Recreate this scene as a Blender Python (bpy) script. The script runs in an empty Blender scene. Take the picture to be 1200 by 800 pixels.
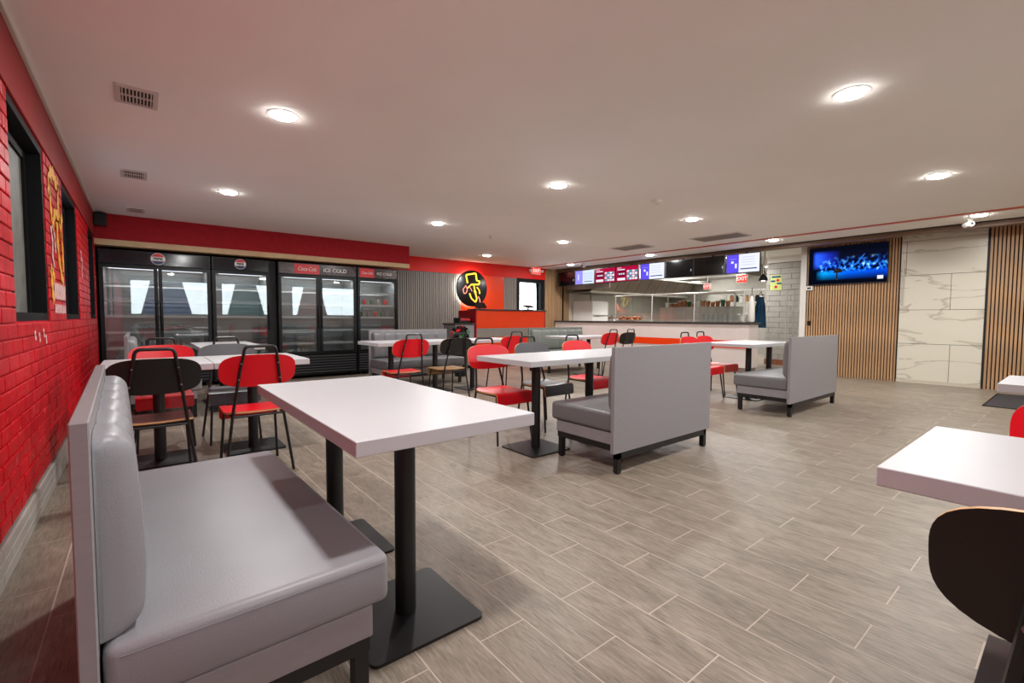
import bpy, bmesh, math, random
from mathutils import Vector, Matrix

random.seed(7)
scene = bpy.context.scene
COL = scene.collection
PI = math.pi

# ------------------------------------------------------------------ camera
CAM_H = 1.10
YAW, PITCH, ROLL, FPX = 0.6755, 0.0503, 0.0042, 542.4
fw = Vector((math.sin(YAW) * math.cos(PITCH), math.cos(YAW) * math.cos(PITCH), -math.sin(PITCH)))
rt = Vector((math.cos(YAW), -math.sin(YAW), 0))
up = rt.cross(fw)
r2 = rt * math.cos(ROLL) + up * math.sin(ROLL)
u2 = -rt * math.sin(ROLL) + up * math.cos(ROLL)
cam_data = bpy.data.cameras.new('camera')
cam_data.sensor_width = 36.0
cam_data.lens = FPX / 1200 * 36
cam_data.clip_start = 0.05
cam = bpy.data.objects.new('camera', cam_data)
cam.matrix_world = Matrix(((r2.x, u2.x, -fw.x, 0), (r2.y, u2.y, -fw.y, 0), (r2.z, u2.z, -fw.z, CAM_H), (0, 0, 0, 1)))
COL.objects.link(cam)
scene.camera = cam


def px(p):
    """pixel of a world point, only used to rank pieces by how large they show"""
    d = Vector(p) - Vector((0, 0, CAM_H))
    c = d.dot(fw)
    if c < 0.05:
        return None
    return 600 + FPX * d.dot(r2) / c, 400 - FPX * d.dot(u2) / c, c


# ------------------------------------------------------------------ world + exposure
world = bpy.data.worlds.new('world')
scene.world = world
world.use_nodes = True
bg = world.node_tree.nodes['Background']
bg.inputs['Color'].default_value = (0.86, 0.93, 1.0, 1)
bg.inputs['Strength'].default_value = 5.2
scene.view_settings.view_transform = 'Standard'
scene.view_settings.look = 'None'
scene.view_settings.gamma = 1.0
scene.view_settings.use_curve_mapping = False
scene.view_settings.exposure = 0.36

LAMP_W = 23.5          # watts of each ceiling downlight
LAMP_COL = (0.965, 0.965, 0.955)
KITCHEN_W = 40.0
FRIDGE_W = 5.0

# room dimensions
XL, XR = -0.473, 10.52
YB, YF = 9.98, -3.2
ZC = 2.535


# ------------------------------------------------------------------ material helpers
def lin(c):
    def f(v):
        v /= 255.0
        return v / 12.92 if v <= 0.04045 else ((v + 0.055) / 1.055) ** 2.4
    return tuple(f(v) for v in c) + (1.0,)


MATS = {}


def mat(name, rgb, rough=0.5, metal=0.0, spec=0.5, vary=0.0, scale=8.0, stretch=(1, 1, 1), bump=0.0, bscale=60.0, coat=0.0, island=0.0, emit=None, estr=0.0):
    m = bpy.data.materials.new(name)
    m.use_nodes = True
    nt = m.node_tree
    b = nt.nodes['Principled BSDF']
    col = lin(rgb)
    b.inputs['Base Color'].default_value = col
    b.inputs['Roughness'].default_value = rough
    b.inputs['Metallic'].default_value = metal
    b.inputs['Specular IOR Level'].default_value = spec
    b.inputs['Coat Weight'].default_value = coat
    tc = nt.nodes.new('ShaderNodeTexCoord')
    mp = nt.nodes.new('ShaderNodeMapping')
    mp.inputs['Scale'].default_value = stretch
    nt.links.new(tc.outputs['Object'], mp.inputs['Vector'])
    if vary > 0:
        n = nt.nodes.new('ShaderNodeTexNoise')
        n.inputs['Scale'].default_value = scale
        n.inputs['Detail'].default_value = 5
        nt.links.new(mp.outputs['Vector'], n.inputs['Vector'])
        r = nt.nodes.new('ShaderNodeValToRGB')
        r.color_ramp.elements[0].position = 0.3
        r.color_ramp.elements[1].position = 0.7
        r.color_ramp.elements[0].color = tuple(min(1, c * (1 - vary)) for c in col[:3]) + (1,)
        r.color_ramp.elements[1].color = tuple(min(1, c * (1 + vary)) for c in col[:3]) + (1,)
        nt.links.new(n.outputs['Fac'], r.inputs['Fac'])
        out = r.outputs['Color']
        if island > 0:
            g = nt.nodes.new('ShaderNodeNewGeometry')
            mr = nt.nodes.new('ShaderNodeMapRange')
            mr.inputs['To Min'].default_value = 1 - island
            mr.inputs['To Max'].default_value = 1 + island
            nt.links.new(g.outputs['Random Per Island'], mr.inputs['Value'])
            mx = nt.nodes.new('ShaderNodeVectorMath')
            mx.operation = 'SCALE'
            nt.links.new(out, mx.inputs[0])
            nt.links.new(mr.outputs['Result'], mx.inputs['Scale'])
            out = mx.outputs['Vector']
        nt.links.new(out, b.inputs['Base Color'])
    if bump > 0:
        n2 = nt.nodes.new('ShaderNodeTexNoise')
        n2.inputs['Scale'].default_value = bscale
        n2.inputs['Detail'].default_value = 3
        nt.links.new(mp.outputs['Vector'], n2.inputs['Vector'])
        bp = nt.nodes.new('ShaderNodeBump')
        bp.inputs['Strength'].default_value = bump
        bp.inputs['Distance'].default_value = 0.004
        nt.links.new(n2.outputs['Fac'], bp.inputs['Height'])
        nt.links.new(bp.outputs['Normal'], b.inputs['Normal'])
    if emit:
        b.inputs['Emission Color'].default_value = lin(emit)
        b.inputs['Emission Strength'].default_value = estr
    MATS[name] = m
    return m


def glass_mat(name, tint, refl=0.12):
    m = bpy.data.materials.new(name)
    m.use_nodes = True
    nt = m.node_tree
    nt.nodes.remove(nt.nodes['Principled BSDF'])
    t = nt.nodes.new('ShaderNodeBsdfTransparent')
    t.inputs['Color'].default_value = tint
    g = nt.nodes.new('ShaderNodeBsdfGlossy')
    g.inputs['Roughness'].default_value = 0.015
    f = nt.nodes.new('ShaderNodeFresnel')
    f.inputs['IOR'].default_value = 1.5
    ad = nt.nodes.new('ShaderNodeMath')
    ad.operation = 'ADD'
    ad.inputs[1].default_value = refl
    nt.links.new(f.outputs['Fac'], ad.inputs[0])
    mx = nt.nodes.new('ShaderNodeMixShader')
    nt.links.new(ad.outputs[0], mx.inputs['Fac'])
    nt.links.new(t.outputs[0], mx.inputs[1])
    nt.links.new(g.outputs[0], mx.inputs[2])
    nt.links.new(mx.outputs[0], nt.nodes['Material Output'].inputs['Surface'])
    MATS[name] = m
    return m


def emis(name, rgb, s):
    m = bpy.data.materials.new(name)
    m.use_nodes = True
    nt = m.node_tree
    nt.nodes.remove(nt.nodes['Principled BSDF'])
    e = nt.nodes.new('ShaderNodeEmission')
    e.inputs['Color'].default_value = lin(rgb)
    e.inputs['Strength'].default_value = s
    nt.links.new(e.outputs[0], nt.nodes['Material Output'].inputs['Surface'])
    MATS[name] = m
    return m


def node_floor():
    m = bpy.data.materials.new('wood_look_porcelain')
    m.use_nodes = True
    nt = m.node_tree
    N, L = nt.nodes, nt.links
    b = N['Principled BSDF']
    g = N.new('ShaderNodeNewGeometry')
    # shift the grain per plank
    sc = N.new('ShaderNodeVectorMath'); sc.operation = 'SCALE'
    cx = N.new('ShaderNodeCombineXYZ')
    m1 = N.new('ShaderNodeMath'); m1.operation = 'MULTIPLY'; m1.inputs[1].default_value = 37.0
    m2 = N.new('ShaderNodeMath'); m2.operation = 'MULTIPLY'; m2.inputs[1].default_value = 91.0
    L.new(g.outputs['Random Per Island'], m1.inputs[0]); L.new(g.outputs['Random Per Island'], m2.inputs[0])
    L.new(m1.outputs[0], cx.inputs[0]); L.new(m2.outputs[0], cx.inputs[1])
    ad = N.new('ShaderNodeVectorMath'); ad.operation = 'ADD'
    L.new(g.outputs['Position'], ad.inputs[0]); L.new(cx.outputs[0], ad.inputs[1])
    mp = N.new('ShaderNodeMapping'); mp.inputs['Scale'].default_value = (1.0, 0.11, 1.0)
    L.new(ad.outputs[0], mp.inputs['Vector'])
    n1 = N.new('ShaderNodeTexNoise'); n1.inputs['Scale'].default_value = 110; n1.inputs['Detail'].default_value = 8; n1.inputs['Roughness'].default_value = 0.65; n1.inputs['Distortion'].default_value = 0.6
    L.new(mp.outputs[0], n1.inputs['Vector'])
    mp2 = N.new('ShaderNodeMapping'); mp2.inputs['Scale'].default_value = (1.0, 0.3, 1.0)
    L.new(ad.outputs[0], mp2.inputs['Vector'])
    n2 = N.new('ShaderNodeTexNoise'); n2.inputs['Scale'].default_value = 9; n2.inputs['Detail'].default_value = 4; n2.inputs['Distortion'].default_value = 1.5
    L.new(mp2.outputs[0], n2.inputs['Vector'])
    mixf = N.new('ShaderNodeMath'); mixf.operation = 'ADD'
    h1 = N.new('ShaderNodeMath'); h1.operation = 'MULTIPLY'; h1.inputs[1].default_value = 0.66
    h2 = N.new('ShaderNodeMath'); h2.operation = 'MULTIPLY'; h2.inputs[1].default_value = 0.34
    L.new(n1.outputs['Fac'], h1.inputs[0]); L.new(n2.outputs['Fac'], h2.inputs[0])
    L.new(h1.outputs[0], mixf.inputs[0]); L.new(h2.outputs[0], mixf.inputs[1])
    r = N.new('ShaderNodeValToRGB')
    r.color_ramp.elements[0].position = 0.35; r.color_ramp.elements[0].color = lin((104, 94, 82))
    r.color_ramp.elements[1].position = 0.62; r.color_ramp.elements[1].color = lin((152, 140, 125))
    L.new(mixf.outputs[0], r.inputs['Fac'])
    mr = N.new('ShaderNodeMapRange'); mr.inputs['To Min'].default_value = 0.92; mr.inputs['To Max'].default_value = 1.08
    L.new(g.outputs['Random Per Island'], mr.inputs['Value'])
    mx = N.new('ShaderNodeVectorMath'); mx.operation = 'SCALE'
    L.new(r.outputs['Color'], mx.inputs[0]); L.new(mr.outputs['Result'], mx.inputs['Scale'])
    L.new(mx.outputs['Vector'], b.inputs['Base Color'])
    b.inputs['Roughness'].default_value = 0.42
    b.inputs['Specular IOR Level'].default_value = 0.38
    bp = N.new('ShaderNodeBump'); bp.inputs['Strength'].default_value = 0.12; bp.inputs['Distance'].default_value = 0.002
    L.new(mixf.outputs[0], bp.inputs['Height']); L.new(bp.outputs['Normal'], b.inputs['Normal'])
    MATS['wood_look_porcelain'] = m
    return m


def node_brick():
    m = bpy.data.materials.new('painted_brick')
    m.use_nodes = True
    nt = m.node_tree
    N, L = nt.nodes, nt.links
    b = N['Principled BSDF']
    g = N.new('ShaderNodeNewGeometry')
    n = N.new('ShaderNodeTexNoise'); n.inputs['Scale'].default_value = 5; n.inputs['Detail'].default_value = 6
    L.new(g.outputs['Position'], n.inputs['Vector'])
    r = N.new('ShaderNodeValToRGB')
    r.color_ramp.elements[0].position = 0.3; r.color_ramp.elements[0].color = lin((164, 2, 14))
    r.color_ramp.elements[1].position = 0.7; r.color_ramp.elements[1].color = lin((206, 8, 26))
    L.new(n.outputs['Fac'], r.inputs['Fac'])
    # pale curling brush lines of the tone-on-tone mural
    mp = N.new('ShaderNodeMapping'); mp.inputs['Scale'].default_value = (1, 1.0, 0.8)
    L.new(g.outputs['Position'], mp.inputs['Vector'])
    n3 = N.new('ShaderNodeTexNoise'); n3.inputs['Scale'].default_value = 2.1; n3.inputs['Detail'].default_value = 1.5; n3.inputs['Distortion'].default_value = 1.6
    L.new(mp.outputs[0], n3.inputs['Vector'])
    s1 = N.new('ShaderNodeMath'); s1.operation = 'MULTIPLY'; s1.inputs[1].default_value = 9.0
    L.new(n3.outputs['Fac'], s1.inputs[0])
    fr = N.new('ShaderNodeMath'); fr.operation = 'FRACT'
    L.new(s1.outputs[0], fr.inputs[0])
    rr = N.new('ShaderNodeValToRGB')
    e = rr.color_ramp.elements
    e[0].position = 0.0; e[0].color = (0, 0, 0, 1)
    e[1].position = 0.06; e[1].color = (0.55, 0.55, 0.55, 1)
    x = e.new(0.14); x.color = (0, 0, 0, 1)
    L.new(fr.outputs[0], rr.inputs['Fac'])
    mx = N.new('ShaderNodeMixRGB'); mx.inputs['Color2'].default_value = lin((226, 78, 86))
    L.new(rr.outputs['Color'], mx.inputs['Fac']); L.new(r.outputs['Color'], mx.inputs['Color1'])
    L.new(mx.outputs['Color'], b.inputs['Base Color'])
    b.inputs['Roughness'].default_value = 0.4
    b.inputs['Specular IOR Level'].default_value = 0.22
    n2 = N.new('ShaderNodeTexNoise'); n2.inputs['Scale'].default_value = 70
    L.new(g.outputs['Position'], n2.inputs['Vector'])
    bp = N.new('ShaderNodeBump'); bp.inputs['Strength'].default_value = 0.45; bp.inputs['Distance'].default_value = 0.004
    L.new(n2.outputs['Fac'], bp.inputs['Height']); L.new(bp.outputs['Normal'], b.inputs['Normal'])
    MATS['painted_brick'] = m


def node_marble():
    m = bpy.data.materials.new('cream_marble')
    m.use_nodes = True
    nt = m.node_tree
    N, L = nt.nodes, nt.links
    b = N['Principled BSDF']
    g = N.new('ShaderNodeNewGeometry')
    mp = N.new('ShaderNodeMapping'); mp.inputs['Rotation'].default_value = (-0.6, 0, 0); mp.inputs['Scale'].default_value = (1, 0.55, 2.0)
    L.new(g.outputs['Position'], mp.inputs['Vector'])
    n = N.new('ShaderNodeTexNoise'); n.inputs['Scale'].default_value = 1.1; n.inputs['Detail'].default_value = 5; n.inputs['Distortion'].default_value = 0.5
    L.new(mp.outputs[0], n.inputs['Vector'])
    r = N.new('ShaderNodeValToRGB')
    e = r.color_ramp.elements
    e[0].position = 0.0; e[0].color = lin((222, 218, 202))
    e[1].position = 1.0; e[1].color = lin((222, 218, 202))
    for p, c in ((0.465, (220, 215, 198)), (0.497, (186, 179, 162)), (0.503, (220, 215, 198))):
        q = e.new(p); q.color = lin(c)
    L.new(n.outputs['Fac'], r.inputs['Fac'])
    L.new(r.outputs['Color'], b.inputs['Base Color'])
    b.inputs['Roughness'].default_value = 0.25
    MATS['cream_marble'] = m


def node_tv():
    """night harbour picture shown by the screen, in the screen's own coordinates (u across 0..1, v up 0..1)"""
    m = bpy.data.materials.new('night_harbour_picture')
    m.use_nodes = True
    nt = m.node_tree
    N, L = nt.nodes, nt.links
    N.remove(N['Principled BSDF'])
    em = N.new('ShaderNodeEmission')
    L.new(em.outputs[0], N['Material Output'].inputs['Surface'])
    uv = N.new('ShaderNodeUVMap')
    sp = N.new('ShaderNodeSeparateXYZ')
    L.new(uv.outputs[0], sp.inputs[0])

    def ramp(src, pts):
        r = N.new('ShaderNodeValToRGB')
        e = r.color_ramp.elements
        e[0].position, e[0].color = pts[0][0], pts[0][1]
        e[1].position, e[1].color = pts[-1][0], pts[-1][1]
        for p, c in pts[1:-1]:
            q = e.new(p); q.color = c
        L.new(src, r.inputs['Fac'])
        return r.outputs['Color']

    def mul(a, c):
        x = N.new('ShaderNodeMixRGB'); x.blend_type = 'MULTIPLY'; x.inputs['Fac'].default_value = 1
        L.new(a, x.inputs['Color1']); L.new(c, x.inputs['Color2'])
        return x.outputs['Color']

    def add(a, c):
        x = N.new('ShaderNodeMixRGB'); x.blend_type = 'ADD'; x.inputs['Fac'].default_value = 1
        L.new(a, x.inputs['Color1']); L.new(c, x.inputs['Color2'])
        return x.outputs['Color']
    k, w = (0, 0, 0, 1), (1, 1, 1, 1)
    # sky glow upper left
    sky = mul(ramp(sp.outputs['X'], [(0.05, k), (0.10, (0.02, 0.10, 0.9, 1)), (0.26, (0.008, 0.02, 0.35, 1)), (0.42, (0.001, 0.001, 0.005, 1))]),
              ramp(sp.outputs['Y'], [(0.4, k), (0.6, w), (0.8, w), (0.92, k)]))
    # city lights band
    mp = N.new('ShaderNodeMapping'); mp.inputs['Scale'].default_value = (20, 9, 1)
    L.new(uv.outputs[0], mp.inputs['Vector'])
    n = N.new('ShaderNodeTexNoise'); n.inputs['Scale'].default_value = 1.0; n.inputs['Detail'].default_value = 4
    L.new(mp.outputs[0], n.inputs['Vector'])
    city = mul(ramp(n.outputs['Fac'], [(0.44, k), (0.52, (0.004, 0.05, 0.45, 1)), (0.62, (0.02, 0.3, 0.8, 1)), (0.7, (0.6, 0.9, 1, 1))]),
               mul(ramp(sp.outputs['Y'], [(0.30, k), (0.36, w), (0.46, w), (0.74, k)]), ramp(sp.outputs['X'], [(0.1, k), (0.2, w), (0.95, w), (1.0, (0.4, 0.4, 0.4, 1))])))
    # river
    river = mul(ramp(sp.outputs['X'], [(0.1, k), (0.2, (0.0, 0.30, 0.8, 1)), (0.5, (0.0, 0.10, 0.75, 1)), (0.9, (0.0, 0.05, 0.55, 1))]),
                ramp(sp.outputs['Y'], [(0.1, k), (0.22, (0.5, 0.5, 0.5, 1)), (0.3, w), (0.38, k)]))
    base = N.new('ShaderNodeRGB'); base.outputs[0].default_value = (0.0015, 0.002, 0.006, 1)
    tot = add(add(add(base.outputs[0], sky), city), river)
    L.new(tot, em.inputs['Color'])
    em.inputs['Strength'].default_value = 1.2
    MATS['night_harbour_picture'] = m


node_floor(); node_brick(); node_marble(); node_tv()
mat('grout', (184, 170, 156), 0.8, vary=0.06, scale=20)
mat('ceiling_paint', (244, 240, 234), 0.75, vary=0.015, scale=1.5)
mat('brick_mortar', (190, 22, 40), 0.6, spec=0.2, vary=0.12, scale=6, bump=0.3)
mat('red_wall_paint', (146, 40, 38), 0.6, spec=0.25, vary=0.05, scale=3, bump=0.15, bscale=120)
mat('soffit_red', (160, 20, 30), 0.6, spec=0.2, vary=0.14, scale=14, bump=0.3, bscale=40)
mat('orange_red_gloss', (226, 62, 12), 0.25, vary=0.03, scale=2)
mat('bright_red_paint', (222, 32, 20), 0.5, spec=0.25, vary=0.03, scale=3)
mat('beige_trim', (206, 176, 132), 0.5, vary=0.06, scale=10)
mat('base_tile', (176, 172, 166), 0.3, vary=0.08, scale=9, island=0.05)
mat('ceiling_stripe', (196, 84, 58), 0.45, vary=0.04, scale=3)
mat('rear_wall', (150, 128, 118), 0.6, vary=0.06, scale=4)
mat('black_frame', (12, 12, 13), 0.6, spec=0.18, vary=0.1, scale=6)
mat('black_powder', (16, 16, 17), 0.42, vary=0.12, scale=30)
mat('black_trim_shade', (10, 9, 9), 0.6, vary=0.1, scale=5)
mat('concrete_pane', (104, 104, 98), 0.45, vary=0.34, scale=9)
mat('daylight_pane', (150, 176, 196), 0.15, vary=0.2, scale=3, emit=(170, 196, 222), estr=0.45)  # daylight from outside put in as the pane's own glow
mat('grey_flute', (136, 128, 120), 0.5, vary=0.05, scale=6, stretch=(1, 1, 0.1))
mat('grey_laminate', (137, 134, 136), 0.42, vary=0.05, scale=60, stretch=(1, 0.15, 1))
mat('booth_vinyl', (134, 133, 137), 0.42, vary=0.035, scale=5, bump=0.12, bscale=220)
mat('dark_vinyl', (108, 107, 108), 0.4, vary=0.04, scale=5, bump=0.12, bscale=220)
mat('green_grey_vinyl', (112, 118, 112), 0.4, vary=0.05, scale=5)
mat('white_laminate', (188, 188, 190), 0.4, spec=0.35, vary=0.012, scale=3)
mat('chair_red', (222, 12, 30), 0.32, vary=0.04, scale=4)
mat('chair_black', (28, 25, 25), 0.38, vary=0.1, scale=5)
mat('chair_brown', (58, 40, 36), 0.38, vary=0.15, scale=12, stretch=(1, 0.12, 1))
mat('chair_grey', (78, 77, 82), 0.38, vary=0.05, scale=5)
mat('chair_wood', (150, 116, 76), 0.4, vary=0.15, scale=20, stretch=(1, 0.1, 1))
mat('ply_edge', (196, 146, 92), 0.45, vary=0.2, scale=60, stretch=(0.1, 0.1, 4))
mat('steel_bolt', (150, 150, 150), 0.3, metal=1.0)
mat('wood_slat', (186, 146, 106), 0.5, vary=0.2, scale=24, stretch=(1, 1, 0.08), island=0.1)
mat('slat_felt', (24, 18, 14), 0.9, vary=0.1, scale=40)
mat('oak_panel', (150, 118, 84), 0.5, vary=0.16, scale=14, stretch=(1, 1, 0.08), island=0.08)
mat('oak_shade_brown', (112, 86, 66), 0.55, vary=0.14, scale=14, stretch=(1, 0.1, 1))
mat('cream_wall', (204, 194, 176), 0.6, vary=0.03, scale=4)
mat('kitchen_grey', (150, 146, 136), 0.5, vary=0.06, scale=3)
mat('white_paint', (224, 220, 212), 0.5, vary=0.02, scale=4)
mat('counter_front', (214, 202, 196), 0.35, vary=0.03, scale=4)
mat('counter_top', (62, 58, 56), 0.25, vary=0.2, scale=30)
mat('stainless', (196, 193, 184), 0.33, metal=0.55, vary=0.06, scale=8, stretch=(1, 1, 0.1))
mat('stainless_dark', (140, 136, 128), 0.38, metal=0.6, vary=0.1, scale=8)
mat('filter_brown', (128, 104, 84), 0.4, metal=0.5, vary=0.2, scale=12)
mat('grey_tile', (172, 168, 160), 0.22, vary=0.06, scale=6, island=0.07)
mat('tile_grout', (128, 124, 118), 0.8, vary=0.05, scale=9)
mat('tile_red_base', (140, 84, 58), 0.5, vary=0.1, scale=9)
mat('cup_plastic', (206, 206, 202), 0.25, vary=0.03, scale=9)
mat('black_plastic', (15, 15, 16), 0.3, vary=0.1, scale=8)
mat('screen_off', (7, 7, 9), 0.12, vary=0.05, scale=3)
mat('white_plastic', (226, 224, 220), 0.35, vary=0.02, scale=8)
mat('vent_white', (206, 194, 184), 0.45, vary=0.03, scale=8)
mat('vent_dark', (44, 34, 32), 0.8, vary=0.1, scale=20)
mat('vent_grey', (134, 122, 114), 0.6, vary=0.06, scale=20)
mat('fridge_black', (12, 12, 13), 0.35, spec=0.3, vary=0.08, scale=6)
mat('louvre_grey', (58, 58, 60), 0.3, vary=0.05, scale=9)
mat('fridge_liner', (128, 131, 130), 0.4, vary=0.03, scale=5)
mat('fridge_header', (12, 9, 22), 0.12, vary=0.3, scale=2)
mat('cola_header', (52, 14, 12), 0.2, vary=0.35, scale=3)
mat('shelf_wire', (214, 214, 212), 0.4, metal=0.1, vary=0.03, scale=20)
mat('logo_red', (218, 22, 34), 0.35, vary=0.03, scale=5)
mat('logo_blue', (22, 30, 84), 0.35, vary=0.03, scale=5)
mat('logo_white', (236, 234, 232), 0.4, vary=0.02, scale=5)
mat('logo_black', (14, 14, 16), 0.4, vary=0.02, scale=5)
mat('mural_yellow', (232, 168, 36), 0.45, vary=0.18, scale=14)
mat('mural_white', (226, 190, 186), 0.5, vary=0.2, scale=20)
mat('rubber_mat', (46, 42, 44), 0.9, vary=0.25, scale=60, bump=0.4, bscale=200)
mat('poster_paper', (196, 206, 120), 0.5, vary=0.05, scale=8)
mat('teal_cloth', (18, 70, 102), 0.8, vary=0.12, scale=12)
mat('fried_food', (176, 108, 58), 0.6, vary=0.3, scale=30, bump=0.5, bscale=60)
mat('carton_brown', (168, 124, 78), 0.7, vary=0.12, scale=10)
mat('green_leaf', (46, 92, 48), 0.6, vary=0.2, scale=14)
mat('asphalt', (120, 120, 118), 0.9, vary=0.1, scale=1)
mat('poster_teal', (70, 128, 138), 0.6, vary=0.2, scale=2)
mat('poster_blue', (40, 84, 168), 0.6, vary=0.2, scale=2)
mat('poster_yellow', (222, 206, 120), 0.6, vary=0.1, scale=2)
mat('poster_rust', (150, 84, 70), 0.6, vary=0.2, scale=2)
emis('lamp_glow', (252, 250, 246), 60.0)
emis('hood_glow', (255, 246, 230), 6.0)
emis('fridge_led', (240, 246, 255), 2.0)
emis('kitchen_glow', (255, 248, 236), 8.0)
emis('halo_white', (255, 248, 240), 7.0)
emis('neon_yellow', (255, 206, 60), 2.2)
emis('neon_pink', (255, 150, 130), 1.3)
emis('led_orange', (255, 74, 16), 1.0)
emis('scr_white', (220, 224, 240), 1.0)
emis('scr_pale', (206, 220, 232), 0.95)
emis('scr_purple', (96, 76, 226), 0.95)
emis('scr_lilac', (150, 140, 240), 0.95)
emis('scr_red', (176, 16, 62), 0.85)
emis('scr_dark_red', (120, 10, 50), 0.8)
emis('scr_teal', (60, 160, 190), 0.85)
emis('scr_ink', (70, 70, 150), 0.6)
emis('exit_glow', (255, 70, 60), 1.3)
emis('exit_letters', (255, 190, 180), 1.6)
glass_mat('fridge_glass', (0.86, 0.88, 0.88, 1), 0.09)
glass_mat('clear_glass', (0.95, 0.97, 0.96, 1), 0.02)


# ------------------------------------------------------------------ mesh helpers
class MB:
    def __init__(s):
        s.bm = bmesh.new()
        s.uv = None

    def box(s, x0, x1, y0, y1, z0, z1, mi=0, bevel=0.0, seg=2):
        bm = s.bm
        vs = [bm.verts.new((x, y, z)) for z in (z0, z1) for y in (y0, y1) for x in (x0, x1)]
        fs = [(0, 2, 3, 1), (4, 5, 7, 6), (0, 1, 5, 4), (2, 6, 7, 3), (0, 4, 6, 2), (1, 3, 7, 5)]
        faces = []
        for f in fs:
            fc = bm.faces.new([vs[i] for i in f]); fc.material_index = mi; faces.append(fc)
        if bevel > 0:
            edges = set(e for f in faces for e in f.edges)
            bmesh.ops.bevel(bm, geom=list(edges), offset=bevel, segments=seg, profile=0.5, affect='EDGES', material=-1)
        return s

    def prism(s, pts, d, mi=0, mi_side=None, mi_back=None):
        """extrude polygon pts (list of Vector) by vector d"""
        bm = s.bm
        d = Vector(d)
        a = [bm.verts.new(p) for p in pts]
        b = [bm.verts.new(Vector(p) + d) for p in pts]
        n = len(pts)
        f = bm.faces.new(list(reversed(a))); f.material_index = mi if mi_back is None else mi_back
        f = bm.faces.new(b); f.material_index = mi
        for i in range(n):
            f = bm.faces.new((a[i], a[(i + 1) % n], b[(i + 1) % n], b[i]))
            f.material_index = mi if mi_side is None else mi_side
        return s

    def tube(s, pts, r, n=8, mi=0, cap=True, flat=None):
        bm = s.bm
        pts = [Vector(p) for p in pts]
        rings = []
        t0 = (pts[1] - pts[0]).normalized()
        ref = Vector((0, 0, 1)) if abs(t0.z) < 0.9 else Vector((1, 0, 0))
        u = t0.cross(ref).normalized()
        for i, p in enumerate(pts):
            if i == 0:
                t = t0
            elif i == len(pts) - 1:
                t = (pts[-1] - pts[-2]).normalized()
            else:
                t = ((pts[i + 1] - p).normalized() + (p - pts[i - 1]).normalized()).normalized()
            u = (u - t * u.dot(t)).normalized()
            v = t.cross(u)
            rr = r[i] if isinstance(r, (list, tuple)) else r
            rings.append([bm.verts.new(p + u * math.cos(2 * PI * k / n) * rr + v * math.sin(2 * PI * k / n) * rr) for k in range(n)])
        for a, b in zip(rings, rings[1:]):
            for k in range(n):
                f = bm.faces.new((a[k], a[(k + 1) % n], b[(k + 1) % n], b[k])); f.material_index = mi
        if cap:
            f = bm.faces.new(list(reversed(rings[0]))); f.material_index = mi
            f = bm.faces.new(rings[-1]); f.material_index = mi
        return s

    def lathe(s, prof, c=(0, 0, 0), n=24, mi=0, axis='z'):
        bm = s.bm
        c = Vector(c)
        rings = []
        for r, h in prof:
            ring = []
            for k in range(n):
                a = 2 * PI * k / n
                if axis == 'z':
                    p = Vector((r * math.cos(a), r * math.sin(a), h))
                elif axis == 'y':
                    p = Vector((r * math.cos(a), h, -r * math.sin(a)))
                else:
                    p = Vector((h, r * math.cos(a), r * math.sin(a)))
                ring.append(bm.verts.new(c + p))
            rings.append(ring)
        for a, b in zip(rings, rings[1:]):
            for k in range(n):
                f = bm.faces.new((a[k], a[(k + 1) % n], b[(k + 1) % n], b[k])); f.material_index = mi
        f = bm.faces.new(list(reversed(rings[0]))); f.material_index = mi
        f = bm.faces.new(rings[-1]); f.material_index = mi
        return s

    def mesh(s, name, mats, smooth=False):
        me = bpy.data.meshes.new(name)
        bmesh.ops.recalc_face_normals(s.bm, faces=s.bm.faces)
        s.bm.to_mesh(me)
        s.bm.free()
        if isinstance(mats, str):
            mats = [mats]
        for m in mats:
            me.materials.append(MATS[m])
        if smooth:
            for p in me.polygons:
                p.use_smooth = True
            try:
                me.set_sharp_from_angle(angle=math.radians(35))
            except Exception:
                pass
        return me

    def obj(s, name, mats, parent=None, smooth=False, loc=None):
        return link(name, s.mesh(name, mats, smooth), parent, loc)


def link(name, me, parent=None, loc=None):
    o = bpy.data.objects.new(name, me)
    COL.objects.link(o)
    if parent is not None:
        o.parent = parent
    if loc is not None:
        o.location = loc
    return o


def tag(o, label, cat, group=None):
    o['label'] = label
    o['category'] = cat
    if group:
        o['group'] = group
    return o


def thing(name, label, cat, loc=(0, 0, 0), rotz=0.0, group=None):
    o = bpy.data.objects.new(name, None)
    o.empty_display_size = 0.1
    COL.objects.link(o)
    o.location = loc
    o.rotation_euler = (0, 0, rotz)
    return tag(o, label, cat, group)


def struct(o, label=None):
    o['kind'] = 'structure'
    if label:
        o['label'] = label
    return o


def dup(root, loc, rotz, label=None, group=None):
    r = root.copy(); COL.objects.link(r)
    r.location = loc; r.rotation_euler = (0, 0, rotz)
    if label:
        r['label'] = label
    if group:
        r['group'] = group
    for ch in list(root.children):
        c = ch.copy(); COL.objects.link(c); c.parent = r
        for g in list(ch.children):
            d = g.copy(); COL.objects.link(d); d.parent = c
    return r


def rounded(pts, rad, n=5):
    """polyline with rounded corners"""
    pts = [Vector(p) for p in pts]
    out = [pts[0]]
    for i in range(1, len(pts) - 1):
        a, b, c = pts[i - 1], pts[i], pts[i + 1]
        d1 = (a - b); d2 = (c - b)
        r = min(rad, d1.length * 0.48, d2.length * 0.48)
        p0 = b + d1.normalized() * r
        p1 = b + d2.normalized() * r
        for k in range(n + 1):
            t = k / n
            out.append(p0 * (1 - t) ** 2 + b * 2 * t * (1 - t) + p1 * t ** 2)
    out.append(pts[-1])
    return out


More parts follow.
